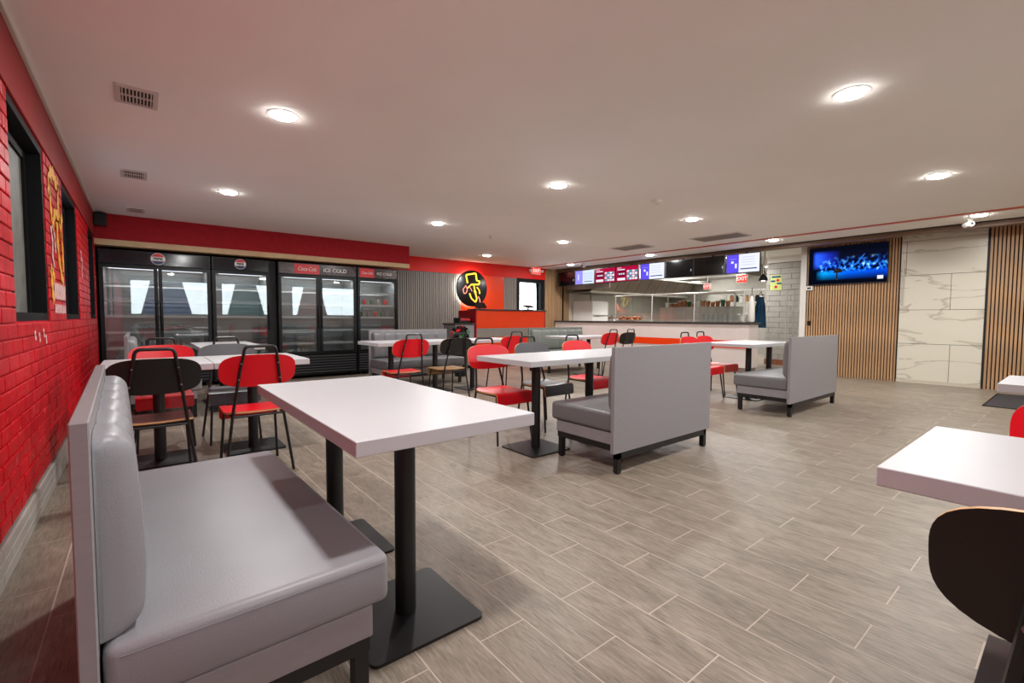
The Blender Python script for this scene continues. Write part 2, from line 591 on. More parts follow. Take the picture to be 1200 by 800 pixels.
def round_rect(x0, x1, y0, y1, r, n=5):
    out = []
    for cx, cy, a0 in ((x1 - r, y1 - r, 0), (x0 + r, y1 - r, PI / 2), (x0 + r, y0 + r, PI), (x1 - r, y0 + r, 1.5 * PI)):
        for k in range(n + 1):
            a = a0 + PI / 2 * k / n
            out.append((cx + r * math.cos(a), cy + r * math.sin(a)))
    return out


def text_mesh(body, size, mat_name, face, loc, shear=0.0, depth=0.002, xs=1.0, align='CENTER', bold=0.0):
    """lettering as a mesh; face '-y' or '-x' is the side it is read from"""
    cu = bpy.data.curves.new('lettering', 'FONT')
    cu.body = body
    cu.size = size
    cu.shear = shear
    cu.extrude = depth
    cu.offset = bold
    cu.resolution_u = 3
    cu.align_x = align
    cu.align_y = 'CENTER'
    ob = bpy.data.objects.new('lettering', cu)
    COL.objects.link(ob)
    dg = bpy.context.evaluated_depsgraph_get()
    dg.update()
    me = bpy.data.meshes.new_from_object(ob.evaluated_get(dg))
    bpy.data.objects.remove(ob)
    bpy.data.curves.remove(cu)
    if face == '-y':
        R = Matrix.Rotation(PI / 2, 4, 'X')
    elif face == '-x':
        R = Matrix.Rotation(-PI / 2, 4, 'Z') @ Matrix.Rotation(PI / 2, 4, 'X')
    else:  # '+x'
        R = Matrix.Rotation(PI / 2, 4, 'Z') @ Matrix.Rotation(PI / 2, 4, 'X')
    me.transform(Matrix.Translation(Vector(loc)) @ R @ Matrix.Diagonal((xs, 1, 1, 1)))
    me.materials.clear()
    me.materials.append(MATS[mat_name])
    return me


# ================================================================== SETTING
# ---------------- floor of wood-look planks
TW, TL, GAP = 0.1935, 0.5365, 0.0055
floor = struct(MB().box(XL - 0.1, 16.6, YF - 0.1, YB + 0.15, -0.12, -0.0006).obj('floor', 'grout'))
planks = []
i0 = math.floor((XL - 1.063) / TW)
i1 = math.ceil((XR + 6.0 - 1.063) / TW)
for i in range(i0, i1):
    x0 = 1.063 + i * TW
    y_off = 0.985 if i % 2 == 0 else 0.7165
    j0 = math.floor((YF - y_off) / TL)
    for j in range(j0, j0 + 27):
        y0 = y_off + j * TL
        a, b = max(x0, XL) + GAP / 2, x0 + TW - GAP / 2
        c, d = max(y0, YF) + GAP / 2, min(y0 + TL, YB) - GAP / 2
        if b - a < 0.02 or d - c < 0.02 or a > 15.4:
            continue
        if a > XR and c < 3.7:
            continue
        planks.append((a, b, c, d))


def plank_rank(q):
    p = px(((q[0] + q[1]) / 2, (q[2] + q[3]) / 2, 0))
    if p is None or not (-60 < p[0] < 1260 and 360 < p[1] < 900):
        return 1e6 + abs(q[0]) + abs(q[2])
    return p[2]


planks.sort(key=plank_rank)
full = MB().box(-TW / 2 + GAP / 2, TW / 2 - GAP / 2, -TL / 2 + GAP / 2, TL / 2 - GAP / 2, -0.01, 0).mesh('plank', 'wood_look_porcelain')
rest = MB()
for n, (a, b, c, d) in enumerate(planks):
    if n < 300:
        if abs(b - a - TW + GAP) < 1e-5 and abs(d - c - TL + GAP) < 1e-5:
            link('plank', full, floor, ((a + b) / 2, (c + d) / 2, 0))
        else:
            MB().box(a, b, c, d, -0.01, 0).obj('plank', 'wood_look_porcelain', floor)
    else:
        rest.box(a, b, c, d, -0.01, 0)
o = rest.obj('distant_planks', 'wood_look_porcelain', floor)
o['kind'] = 'stuff'

# ---------------- ceiling
XT = 9.64
ceiling = struct(MB().box(XL - 0.1, XT, YF, YB + 0.1, ZC, ZC + 0.1).obj('ceiling', 'ceiling_paint'))
MB().box(XT, XR + 0.1, YF, 4.0, ZC + 0.045, ZC + 0.14).obj('raised_margin', 'oak_shade_brown', ceiling)  # ceiling strip lying in shadow, its shade painted in as brown
struct(MB().box(XT - 0.055, XT + 0.01, YF, YB, ZC - 0.008, ZC + 0.04).obj('shadow_line_trim', 'black_trim_shade'))  # black strip put in for the shadow line at the ceiling edge
struct(MB().box(8.70, 8.79, YF, YB - 0.04, ZC - 0.012, ZC + 0.02).obj('trim_2', 'ceiling_stripe'))
struct(MB().box(XL, XL + 0.02, YF, 8.65, ZC - 0.02, ZC).obj('trim_3', 'vent_white'))

# ---------------- left wall with painted bricks and three windows
BR0, BR1 = 0.162, 2.195
WIN = [(3.28, 4.36), (5.24, 6.34), (7.62, 8.5)]
WZ0, WZ1 = 1.075, 2.195
wl = MB()
xb = XL - 0.012


def wall_cells(m, y0, y1, z0, z1, xa, xc):
    m.box(xa, xc, y0, y1, z0, z1)


ys = [YF] + [v for w in WIN for v in w] + [YB + 0.1]
for a in range(0, len(ys), 2):
    wl.box(xb - 0.3, xb, ys[a], ys[a + 1], -0.1, BR1)
for w in WIN:
    wl.box(xb - 0.3, xb, w[0], w[1], -0.1, WZ0)
wl.box(xb - 0.3, xb, YF, YB + 0.1, BR1, ZC + 0.1)
wall_left = struct(wl.obj('wall_left', 'brick_mortar'))
MB().box(xb, XL + 0.004, YF, 8.66, BR1 + 0.01, ZC - 0.02, 0, 0.003, 1).obj('smooth_band', 'red_wall_paint', wall_left)

BH, BL, MJ = 0.0752, 0.214, 0.009
bricks = []
rows = int((BR1 - BR0) / BH)
BH = (BR1 - BR0) / rows
for r in range(rows):
    z0 = BR0 + r * BH
    off = 0.0 if r % 2 == 0 else BL / 2
    y = 0.4 + off
    while y < 8.75:
        segs = [(y, min(y + BL, 8.75))]
        for w in WIN:
            if z0 + BH * 0.5 > WZ0:
                ns = []
                for s in segs:
                    if s[1] <= w[0] or s[0] >= w[1]:
                        ns.append(s)
                    else:
                        if s[0] < w[0]:
                            ns.append((s[0], w[0] + MJ / 2))
                        if s[1] > w[1]:
                            ns.append((w[1] - MJ / 2, s[1]))
                segs = ns
        for s in segs:
            if s[1] - s[0] > 0.025:
                bricks.append((s[0] + MJ / 2, s[1] - MJ / 2, z0 + MJ / 2, z0 + BH - MJ / 2))
        y += BL


def brick_rank(q):
    p = px((XL, (q[0] + q[1]) / 2, (q[2] + q[3]) / 2))
    if p is None or not (-25 < p[0] < 1200 and 0 < p[1] < 800):
        return 1e6 + q[0]
    return p[2]


bricks.sort(key=brick_rank)


def brick_box(m, a, b, c, d, x=0.0):
    t = random.uniform(-0.0015, 0.0015)
    e = 0.004
    v = [m.bm.verts.new(p) for p in ((xb, a, c), (xb, b, c), (xb, b, d), (xb, a, d), (XL + t - e * .6, a, c), (XL + t - e * .6, b, c), (XL + t - e * .6, b, d), (XL + t - e * .6, a, d),
                                     (XL + t, a + e, c + e), (XL + t, b - e, c + e), (XL + t, b - e, d - e), (XL + t, a + e, d - e))]
    for q in ((0, 1, 5, 4), (1, 2, 6, 5), (2, 3, 7, 6), (3, 0, 4, 7), (4, 5, 9, 8), (5, 6, 10, 9), (6, 7, 11, 10), (7, 4, 8, 11), (8, 9, 10, 11)):
        m.bm.faces.new([v[i] for i in q])


rest = MB()
for n, q in enumerate(bricks):
    if n < 300:
        m = MB(); brick_box(m, *q)
        m.obj('brick', 'painted_brick', wall_left)
    else:
        brick_box(rest, *q)
o = rest.obj('distant_bricks', 'painted_brick', wall_left)
o['kind'] = 'stuff'

# yellow and white brush strokes of the mural between the windows
XM = XL + 0.003


def stroke(m, pts, w, x=XM, n=14):
    """flat painted ribbon lying on the bricks, pts as (y, z)"""
    pts = [Vector((p[0], p[1])) for p in pts]
    sm = []
    for i in range(len(pts) - 1):
        p0 = pts[max(i - 1, 0)]; p1 = pts[i]; p2 = pts[i + 1]; p3 = pts[min(i + 2, len(pts) - 1)]
        for k in range(n):
            t = k / n
            sm.append(0.5 * ((2 * p1) + (-p0 + p2) * t + (2 * p0 - 5 * p1 + 4 * p2 - p3) * t * t + (-p0 + 3 * p1 - 3 * p2 + p3) * t ** 3))
    sm.append(pts[-1])
    prev = None
    for i, p in enumerate(sm):
        d = (sm[min(i + 1, len(sm) - 1)] - sm[max(i - 1, 0)])
        d = d.normalized() if d.length > 0 else Vector((1, 0))
        nn = Vector((-d.y, d.x)) * w * 0.62 * (0.8 + 0.3 * math.sin(i * 0.7))
        a = [m.bm.verts.new((x + q, p.x + s * nn.x, p.y + s * nn.y)) for q in (0, 0.003) for s in (1, -1)]
        if prev:
            for c, e in ((0, 1), (1, 3), (3, 2), (2, 0)):
                m.bm.faces.new((prev[c], prev[e], a[e], a[c]))
        else:
            m.bm.faces.new((a[0], a[1], a[3], a[2]))
        prev = a
    m.bm.faces.new((prev[2], prev[3], prev[1], prev[0]))


m = MB()
stroke(m, [(4.5, 1.93), (4.56, 2.07), (4.72, 2.13), (4.9, 2.08), (5.0, 2.12)], 0.08)
stroke(m, [(4.56, 2.06), (4.55, 1.9), (4.6, 1.78)], 0.06)
stroke(m, [(4.98, 2.1), (4.96, 1.9), (5.08, 1.82), (5.16, 1.9)], 0.06)
stroke(m, [(4.62, 1.72), (4.78, 1.86), (5.0, 1.82), (5.1, 1.7)], 0.06)
stroke(m, [(4.85, 1.8), (4.86, 1.6), (4.98, 1.42), (5.08, 1.36)], 0.07)
stroke(m, [(5.05, 1.75), (5.12, 1.6), (5.1, 1.45)], 0.055)
stroke(m, [(4.46, 1.42), (4.48, 1.3), (4.52, 1.2)], 0.07)
stroke(m, [(4.46, 1.43), (4.55, 1.4), (4.6, 1.36)], 0.05)
m.obj('mural_yellow_strokes', 'mural_yellow', wall_left)
m = MB()
stroke(m, [(4.52, 1.72), (4.58, 1.62), (4.56, 1.52), (4.62, 1.45)], 0.03)
stroke(m, [(4.6, 1.74), (4.7, 1.66), (4.72, 1.56)], 0.03)
for k in range(6):
    y = 4.58 + 0.1 * k
    stroke(m, [(y, 1.22), (y + 0.02, 1.33), (y + 0.05, 1.24), (y + 0.07, 1.34)], 0.022)
    stroke(m, [(y, 1.12), (y + 0.03, 1.18), (y + 0.06, 1.13)], 0.02)
m.obj('mural_white_lettering', 'mural_white', wall_left)
m = MB()
for (y, z) in ((3.72, 0.985), (3.86, 0.97), (4.02, 0.99), (4.1, 0.95)):
    stroke(m, [(y, z + 0.03), (y + 0.02, z - 0.02)], 0.022)
for (y, z) in ((6.6, 1.72), (6.68, 1.66), (6.62, 1.55)):
    stroke(m, [(y, z + 0.06), (y + 0.03, z - 0.05)], 0.035)
m.obj('mural_pale_marks', 'mural_white', wall_left)

for k, w in enumerate(WIN):
    xg = xb - 0.115
    f = MB()
    t = 0.045
    d0, d1 = xb - 0.14, xb + 0.004
    f.box(d0, d1, w[0], w[0] + t, WZ0, WZ1)
    f.box(d0, d1, w[1] - t, w[1], WZ0, WZ1)
    f.box(d0, d1, w[0] + t, w[1] - t, WZ0, WZ0 + t)
    f.box(d0, d1, w[0] + t, w[1] - t, WZ1 - t, WZ1)
    f.box(xg, xg + 0.05, w[1] - t - 0.06, w[1] - t, WZ0 + t, WZ1 - t)
    f.box(xg, xg + 0.05, w[0] + t, w[0] + t + 0.06, WZ0 + t, WZ1 - t)
    f.box(xg, xg + 0.05, w[0] + t + .06, w[1] - t - 0.06, WZ1 - t - 0.06, WZ1 - t)
    wo = struct(f.obj('window_%d' % (k + 1), 'black_frame'))
    MB().box(xg + 0.02, xg + 0.035, w[0] + t + 0.06, w[1] - t - 0.06, WZ0 + t, WZ1 - t - 0.06).obj('pane', 'concrete_pane' if k == 0 else 'daylight_pane', wo)

# grey tile skirting, three courses
bl = struct(MB().box(XL - 0.012, XL + 0.004, YF, 8.75, 0, 0.16).obj('baseboard_left', 'tile_grout'))
for r in range(3):
    z0 = r * 0.053
    y = 0.9 + (0.15 if r % 2 else 0)
    while y < 8.6:
        yl = min(0.6, 8.7 - y)
        if yl > 0.05:
            MB().box(XL, XL + 0.014, y, y + yl - 0.003, z0 + 0.001, z0 + 0.051, 0, 0.002, 1).obj('base_tile', 'base_tile', bl)
        y += 0.6

# ---------------- back wall with fluted grey panels, red band, orange panel and window
WBX0, WBX1, WBZ0, WBZ1 = 8.2, 9.12, 1.18, 2.16
wb = MB()
wb.box(XL - 0.3, WBX0, YB, YB + 0.15, 0, ZC + 0.1)
wb.box(WBX1, 9.2, YB, YB + 0.15, 0, ZC + 0.1)
wb.box(WBX0, WBX1, YB, YB + 0.15, 0, WBZ0)
wb.box(WBX0, WBX1, YB, YB + 0.15, WBZ1, ZC + 0.1)
wall_back = struct(wb.obj('wall_back', 'grey_flute'))
MB().box(4.27, 9.2, YB - 0.03, YB, 2.205, ZC, 0).obj('red_band', 'bright_red_paint', wall_back)
MB().box(6.3, 7.69, YB - 0.02, YB, 0.1, 2.205, 0).obj('orange_panel', 'orange_red_gloss', wall_back)
m = MB()
for x0, x1 in ((4.02, 6.29), (7.7, 8.14)):
    x = x0
    while x < x1:
        m.box(x, x + 0.034, YB - 0.022, YB, 0.1, 2.2)
        x += 0.055
o = m.obj('fluted_ribs', 'grey_flute', wall_back)
o['kind'] = 'stuff'
f = MB()
f.box(WBX0 - 0.05, WBX0 + 0.03, YB - 0.04, YB + 0.15, WBZ0 - 0.05, WBZ1 + 0.05)
f.box(WBX1 - 0.1, WBX1 + 0.04, YB - 0.04, YB + 0.15, WBZ0 - 0.05, WBZ1 + 0.05)
f.box(WBX0 + 0.03, WBX1 - 0.1, YB - 0.04, YB + 0.15, WBZ1 - 0.05, WBZ1 + 0.05)
f.box(WBX0 + 0.03, WBX1 - 0.1, YB - 0.04, YB + 0.15, WBZ0 - 0.05, WBZ0 + 0.03)
w4 = struct(f.obj('window_4', 'black_frame'))
MB().box(WBX0 + 0.03, WBX1 - 0.1, YB + 0.05, YB + 0.056, WBZ0 + 0.03, WBZ1 - 0.05).obj('pane', 'clear_glass', w4)
# oak boards closing the corner, then the kitchen's side wall
wk = struct(MB().box(9.2, 15.6, YB, YB + 0.15, 0, 2.9).obj('wall_kitchen', 'cream_wall'))
x = 9.2
while x < 10.2:
    w_ = 0.125
    MB().box(x, x + w_ - 0.004, YB - 0.03, YB, 0, ZC, 0, 0.002, 1).obj('oak_board', 'oak_panel', wk)
    x += w_
MB().box(9.9, 9.93, YB - 0.06, YB - 0.031, 1.02, ZC - 0.1).obj('post_strip', 'black_frame', wk)

# ---------------- soffit over the fridges
SY = 8.65
so = struct(MB().box(XL, 4.265, SY, YB - 0.03, 2.18, ZC).obj('trim_4', 'soffit_red'), None)
MB().box(XL, 4.265, SY - 0.012, SY + 0.25, 2.10, 2.18).obj('beige_ledge', 'beige_trim', so)

# ---------------- right wall: slats, marble, slats
wall_right = struct(MB().box(XR + 0.02, XR + 0.2, YF, 3.70, 0, ZC + 0.2).obj('wall_right', 'slat_felt'))
PITCH_S = 0.0445
sl = MB().box(XR - 0.012, XR + 0.02, -0.0145, 0.0145, 0.0, ZC + 0.045).mesh('slat', 'wood_slat')
y = 2.16
while y < 3.60:
    link('slat', sl, wall_right, (0, y, 0)); y += PITCH_S
y = 1.02
while y > -1.5:
    link('slat', sl, wall_right, (0, y, 0)); y -= PITCH_S
rest = MB()
while y > YF:
    rest.box(XR - 0.012, XR + 0.02, y - 0.0145, y + 0.0145, 0, ZC + 0.045); y -= PITCH_S
o = rest.obj('distant_slats', 'wood_slat', wall_right); o['kind'] = 'stuff'
# marble slabs
MZ = [(0.05, 0.683), (0.689, 1.27), (1.276, 1.868), (1.874, 2.46), (2.466, 2.58)]
for r, (z0, z1) in enumerate(MZ):
    cuts = {0: [1.062, 1.448, 2.135], 1: [1.062, 2.135], 2: [1.062, 1.47, 2.135], 3: [1.062, 2.06, 2.135], 4: [1.062, 2.135]}[r]
    for a, b in zip(cuts, cuts[1:]):
        MB().box(XR - 0.01, XR + 0.03, a + 0.003, b - 0.003, z0, z1, 0, 0.0015, 1).obj('marble_slab', 'cream_marble', wall_right)
MB().box(XR - 0.014, XR + 0.03, 1.062, 2.135, 0, 0.048).obj('skirting', 'cream_wall', wall_right)
MB().box(XR - 0.02, XR + 0.02, 1.036, 1.06, 0, ZC + 0.045).obj('edge_strip', 'black_trim_shade', wall_right)
MB().box(XR - 0.02, XR + 0.02, 2.138, 2.15, 0, ZC + 0.045).obj('edge_strip', 'black_trim_shade', wall_right)
MB().box(XR - 0.035, XR - 0.012, 2.085, 2.1, 1.35, 2.15).obj('thin_rail', 'stainless', wall_right)
struct(MB().box(XR - 0.02, XR + 0.2, 3.615, 3.725, 0, ZC + 0.045, 0, 0.004, 1).obj('trim_5', 'white_paint'))

# ---------------- front wall (behind the camera) with the storefront glazing
wf = MB()
wf.box(XL - 0.3, XR + 0.2, YF - 0.2, YF, 0, 1.15)
wf.box(XL - 0.3, XR + 0.2, YF - 0.2, YF, 2.42, ZC + 0.2)
PIERS = [(XL - 0.3, -0.3), (2.2, 2.4), (4.5, 4.9), (7.9, XR + 0.2)]
for a, b in PIERS:
    wf.box(a, b, YF - 0.2, YF, 1.15, 2.42)
wall_front = struct(wf.obj('wall_front', 'rear_wall'))
for k in range(3):
    a, b = PIERS[k][1], PIERS[k + 1][0]
    f = MB()
    for q in (a, b - 0.05):
        f.box(q, q + 0.05, YF - 0.14, YF - 0.06, 1.15, 2.42)
    f.box(a + 0.05, b - 0.05, YF - 0.14, YF - 0.06, 1.15, 1.2)
    f.box(a + 0.05, b - 0.05, YF - 0.14, YF - 0.06, 2.37, 2.42)
    wo = struct(f.obj('window_%d' % (5 + k), 'black_frame'))
    MB().box(a + 0.05, b - 0.05, YF - 0.103, YF - 0.097, 1.2, 2.37).obj('pane', 'clear_glass', wo)
for k, (xa, xc, c, lab) in enumerate(((0.15, 1.35, 'poster_blue', 'blue tapered poster hung in the leftmost storefront window'),
                                      (2.75, 3.75, 'poster_teal', 'teal tapered poster hung in the middle storefront window'),
                                      (5.25, 6.2, 'poster_rust', 'rust tapered poster hung in the right storefront window'))):
    t = 0.14
    po = MB().prism([(xa + t, YF - 0.03, 2.36), (xa - t, YF - 0.03, 1.2), (xc + t, YF - 0.03, 1.2), (xc - t, YF - 0.03, 2.36)], (0, 0.004, 0)).obj('window_poster', c)
    tag(po, lab, 'poster')
# pavement outside both glazed walls
struct(MB().box(-8, 18, YF - 12, YF - 0.2, -0.2, -0.1).obj('pavement', 'asphalt'))

# ---------------- kitchen shell
KX = 15.5
struct(MB().box(KX, KX + 0.15, 3.5, YB + 0.15, 0, 2.9).obj('wall_kitchen_back', 'kitchen_grey'))
struct(MB().box(10.72, KX + 0.15, 3.55, 3.70, 0, 2.9).obj('wall_kitchen_side', 'cream_wall'))
struct(MB().box(XT, KX + 0.15, 3.55, YB + 0.1, 2.6, 2.75).obj('ceiling_kitchen', 'ceiling_paint'))
struct(MB().box(XT + 0.012, XT + 0.16, YF, YB - 0.03, 2.462, ZC + 0.04).obj('trim_6', 'oak_shade_brown'))
# tiled wall of the passage
PX = 12.0
pw = struct(MB().box(PX, PX + 0.12, 3.72, 5.0, 0, 2.62).obj('wall_passage', 'tile_grout'))
MB().box(PX - 0.02, PX, 3.72, 5.0, 2.46, 2.6).obj('white_header', 'white_paint', pw)
MB().box(PX - 0.014, PX, 3.72, 5.0, 0, 0.12).obj('red_base_tile', 'tile_red_base', pw)
z = 0.125
r = 0
while z < 2.4:
    y = 3.72 - (0.24 if r % 2 else 0.0)
    while y < 5.0:
        a, b = max(y, 3.72), min(y + 0.477, 5.0)
        if b - a > 0.03:
            MB().box(PX - 0.01, PX, a, b, z, z + 0.122, 0, 0.003, 1).obj('wall_tile', 'grey_tile', pw)
        y += 0.483
    z += 0.129
    r += 1


# ================================================================== CEILING FITTINGS
def downlight(name, label, loc, power, group, r=0.085, glow='lamp_glow'):
    t = thing(name, label, 'light', loc, 0, group)
    MB().lathe([(r + 0.016, 0.0), (r + 0.015, -0.003), (r, -0.005), (r - 0.001, -0.004), (r - 0.001, 0.0)], n=28).obj('trim_ring', 'white_plastic', t, True)
    MB().lathe([(r - 0.002, -0.004), (r - 0.006, -0.012), (r - 0.02, -0.018), (0.01, -0.020)], n=28).obj('lens', glow, t, True)
    ld = bpy.data.lights.new('downlight_bulb', 'AREA')
    ld.shape = 'DISK'
    ld.size = 2 * r
    ld.energy = power
    ld.color = LAMP_COL
    lo = bpy.data.objects.new('bulb', ld)
    COL.objects.link(lo)
    lo.parent = t
    lo.location = (0, 0, -0.028)
    return t


LX = [0.83, 3.56, 6.24, 8.98]
LY = [-1.65, 1.01, 3.65, 6.26, 8.72]
ORD = ['nearest the window wall', 'second from the window wall', 'third from the window wall', 'inside the strip along the counter']
ROWN = ['in the row behind the viewer', 'in the nearest row', 'in the second row', 'in the third row', 'in the farthest row']
for j, y in enumerate(LY):
    for i, x in enumerate(LX):
        if j == 4 and i == 0:
            continue
        if j == 4 and i == 1:
            continue
        downlight('recessed_light', 'round recessed ceiling light %s, %s' % (ROWN[j], ORD[i]), (x, y, ZC), LAMP_W, 'recessed ceiling lights of the dining room')

for k, (x, y) in enumerate(((11.2, 5.6), (13.6, 7.6), (11.4, 8.0), (14.0, 5.8), (14.4, 8.2))):
    downlight('kitchen_light', ['round kitchen light over the counter end', 'round kitchen light in the middle of the kitchen', 'round kitchen light near the oak corner', 'round kitchen light near the back shelves', 'round kitchen light before the fryer hood'][k],
              (x, y, 2.6), KITCHEN_W, 'kitchen ceiling lights', 0.09, 'kitchen_glow')


def small_vent(label, x0, x1, y0, y1):
    t = thing('ceiling_vent', label, 'vent', ((x0 + x1) / 2, (y0 + y1) / 2, ZC), 0, 'small white ceiling vents')
    hx, hy = (x1 - x0) / 2, (y1 - y0) / 2
    f = MB()
    w = 0.028
    f.box(-hx, hx, -hy, -hy + w, -0.012, 0); f.box(-hx, hx, hy - w, hy, -0.012, 0)
    f.box(-hx, -hx + w, -hy + w, hy - w, -0.012, 0); f.box(hx - w, hx, -hy + w, hy - w, -0.012, 0)
    f.box(-hx + w, hx - w, -0.006, 0.006, -0.011, 0)
    f.obj('frame', 'vent_white', t)
    MB().box(-hx + w, hx - w, -hy + w, hy - w, -0.003, -0.001).obj('backing', 'vent_dark', t)
    n = 9
    sm = MB().box(-0.0035, 0.0035, -hy + w, hy - w, -0.010, -0.003).mesh('slat', 'vent_white')
    for k in range(n):
        link('slat', sm, t, (-hx + w + (2 * hx - 2 * w) * (k + 0.5) / n, 0, 0))


small_vent('white ceiling vent nearest the viewer by the window wall', -0.09, 0.13, 3.8, 4.1)
small_vent('white ceiling vent second in line along the window wall', -0.12, 0.09, 5.93, 6.25)
small_vent('white ceiling vent farthest, just before the red soffit', -0.11, 0.08, 7.95, 8.26)


def return_grille(label, x0, x1, y0, y1):
    t = thing('return_grille', label, 'vent', ((x0 + x1) / 2, (y0 + y1) / 2, ZC), 0, 'large grey return grilles')
    hx, hy = (x1 - x0) / 2, (y1 - y0) / 2
    f = MB(); w = 0.03
    f.box(-hx, hx, -hy, -hy + w, -0.012, 0); f.box(-hx, hx, hy - w, hy, -0.012, 0)
    f.box(-hx, -hx + w, -hy + w, hy - w, -0.012, 0); f.box(hx - w, hx, -hy + w, hy - w, -0.012, 0)
    f.obj('frame', 'vent_white', t)
    MB().box(-hx + w, hx - w, -hy + w, hy - w, -0.003, -0.001).obj('backing', 'vent_dark', t)
    sm = MB().box(-0.012, 0.012, -hy + w, hy - w, -0.010, -0.004).mesh('slat', 'vent_grey')
    n = 16
    for k in range(n):
        link('slat', sm, t, (-hx + w + (2 * hx - 2 * w) * (k + 0.5) / n, 0, 0))


return_grille('large grey return grille over the middle chairs, the farther one', 7.5, 8.0, 5.45, 6.2)
return_grille('large grey return grille before the last menu screen, the nearer one', 7.7, 8.2, 3.68, 4.55)

t = thing('smoke_detector', 'small round white smoke detector on the ceiling', 'detector', (4.94, 3.36, ZC))
MB().lathe([(0.065, 0), (0.065, -0.02), (0.045, -0.035), (0.02, -0.037)]).obj('body', 'white_plastic', t, True)
MB().lathe([(0.01, -0.036), (0.009, -0.041)], (0.02, 0, 0), 10).obj('test_button', 'vent_grey', t)
t = thing('sprinkler_head', 'tiny fire sprinkler head under the ceiling', 'sprinkler', (4.8, 6.6, ZC))
MB().lathe([(0.04, 0), (0.035, -0.008), (0.012, -0.01), (0.012, -0.03)], n=14).obj('escutcheon', 'white_plastic', t, True)
MB().lathe([(0.02, -0.045), (0.022, -0.048)], n=12).obj('deflector', 'steel_bolt', t)
MB().tube([(-0.012, 0, -0.028), (-0.014, 0, -0.046)], 0.002, 5).tube([(0.012, 0, -0.028), (0.014, 0, -0.046)], 0.002, 5).obj('arms', 'steel_bolt', t)


def cctv(label, loc, rz):
    t = thing('security_camera', label, 'camera', loc, rz, 'white security cameras')
    MB().lathe([(0.045, 0), (0.045, -0.012), (0.02, -0.018), (0.02, -0.045)], n=18).obj('mount', 'white_plastic', t, True)
    MB().lathe([(0.022, -0.09), (0.036, -0.085), (0.038, 0.05), (0.034, 0.06), (0.026, 0.062)], (0, 0, -0.072), 18, 0, 'y').obj('housing', 'white_plastic', t, True)
    MB().lathe([(0.024, 0.055), (0.022, 0.064)], (0, 0, -0.072), 14, 0, 'y').obj('lens', 'black_plastic', t)


cctv('white bullet security camera above the marble panel', (9.25, 1.14, ZC), PI * 0.7)
cctv('white bullet security camera above the first purple menu screen', (9.0, 8.3, ZC), PI * 0.6)

# loudspeaker in the corner above the fridges
t = thing('corner_speaker', 'small black loudspeaker fixed in the corner on the red soffit', 'speaker', (-0.4, 8.57, 2.43))
MB().box(-0.07, 0.07, -0.07, 0.08, -0.085, 0.085, 0, 0.008).obj('cabinet', 'black_plastic', t)
MB().box(-0.062, 0.062, -0.077, -0.07, -0.077, 0.077, 0, 0.003, 1).obj('grille', 'black_trim_shade', t)


# ================================================================== FURNITURE
def seat_profile():
    """side profile of the seat shell (y, z of the top face), rear to the rolled-down front"""
    pts = [(-0.195, 0.452), (-0.15, 0.444), (-0.08, 0.438), (0.0, 0.438), (0.09, 0.441), (0.178, 0.444)]
    for k in range(1, 7):
        a = PI / 2 * k / 6
        pts.append((0.178 + 0.022 * math.sin(a), 0.444 - 0.022 * (1 - math.cos(a))))
    pts.append((0.205, 0.36)); pts.append((0.207, 0.345))
    return pts


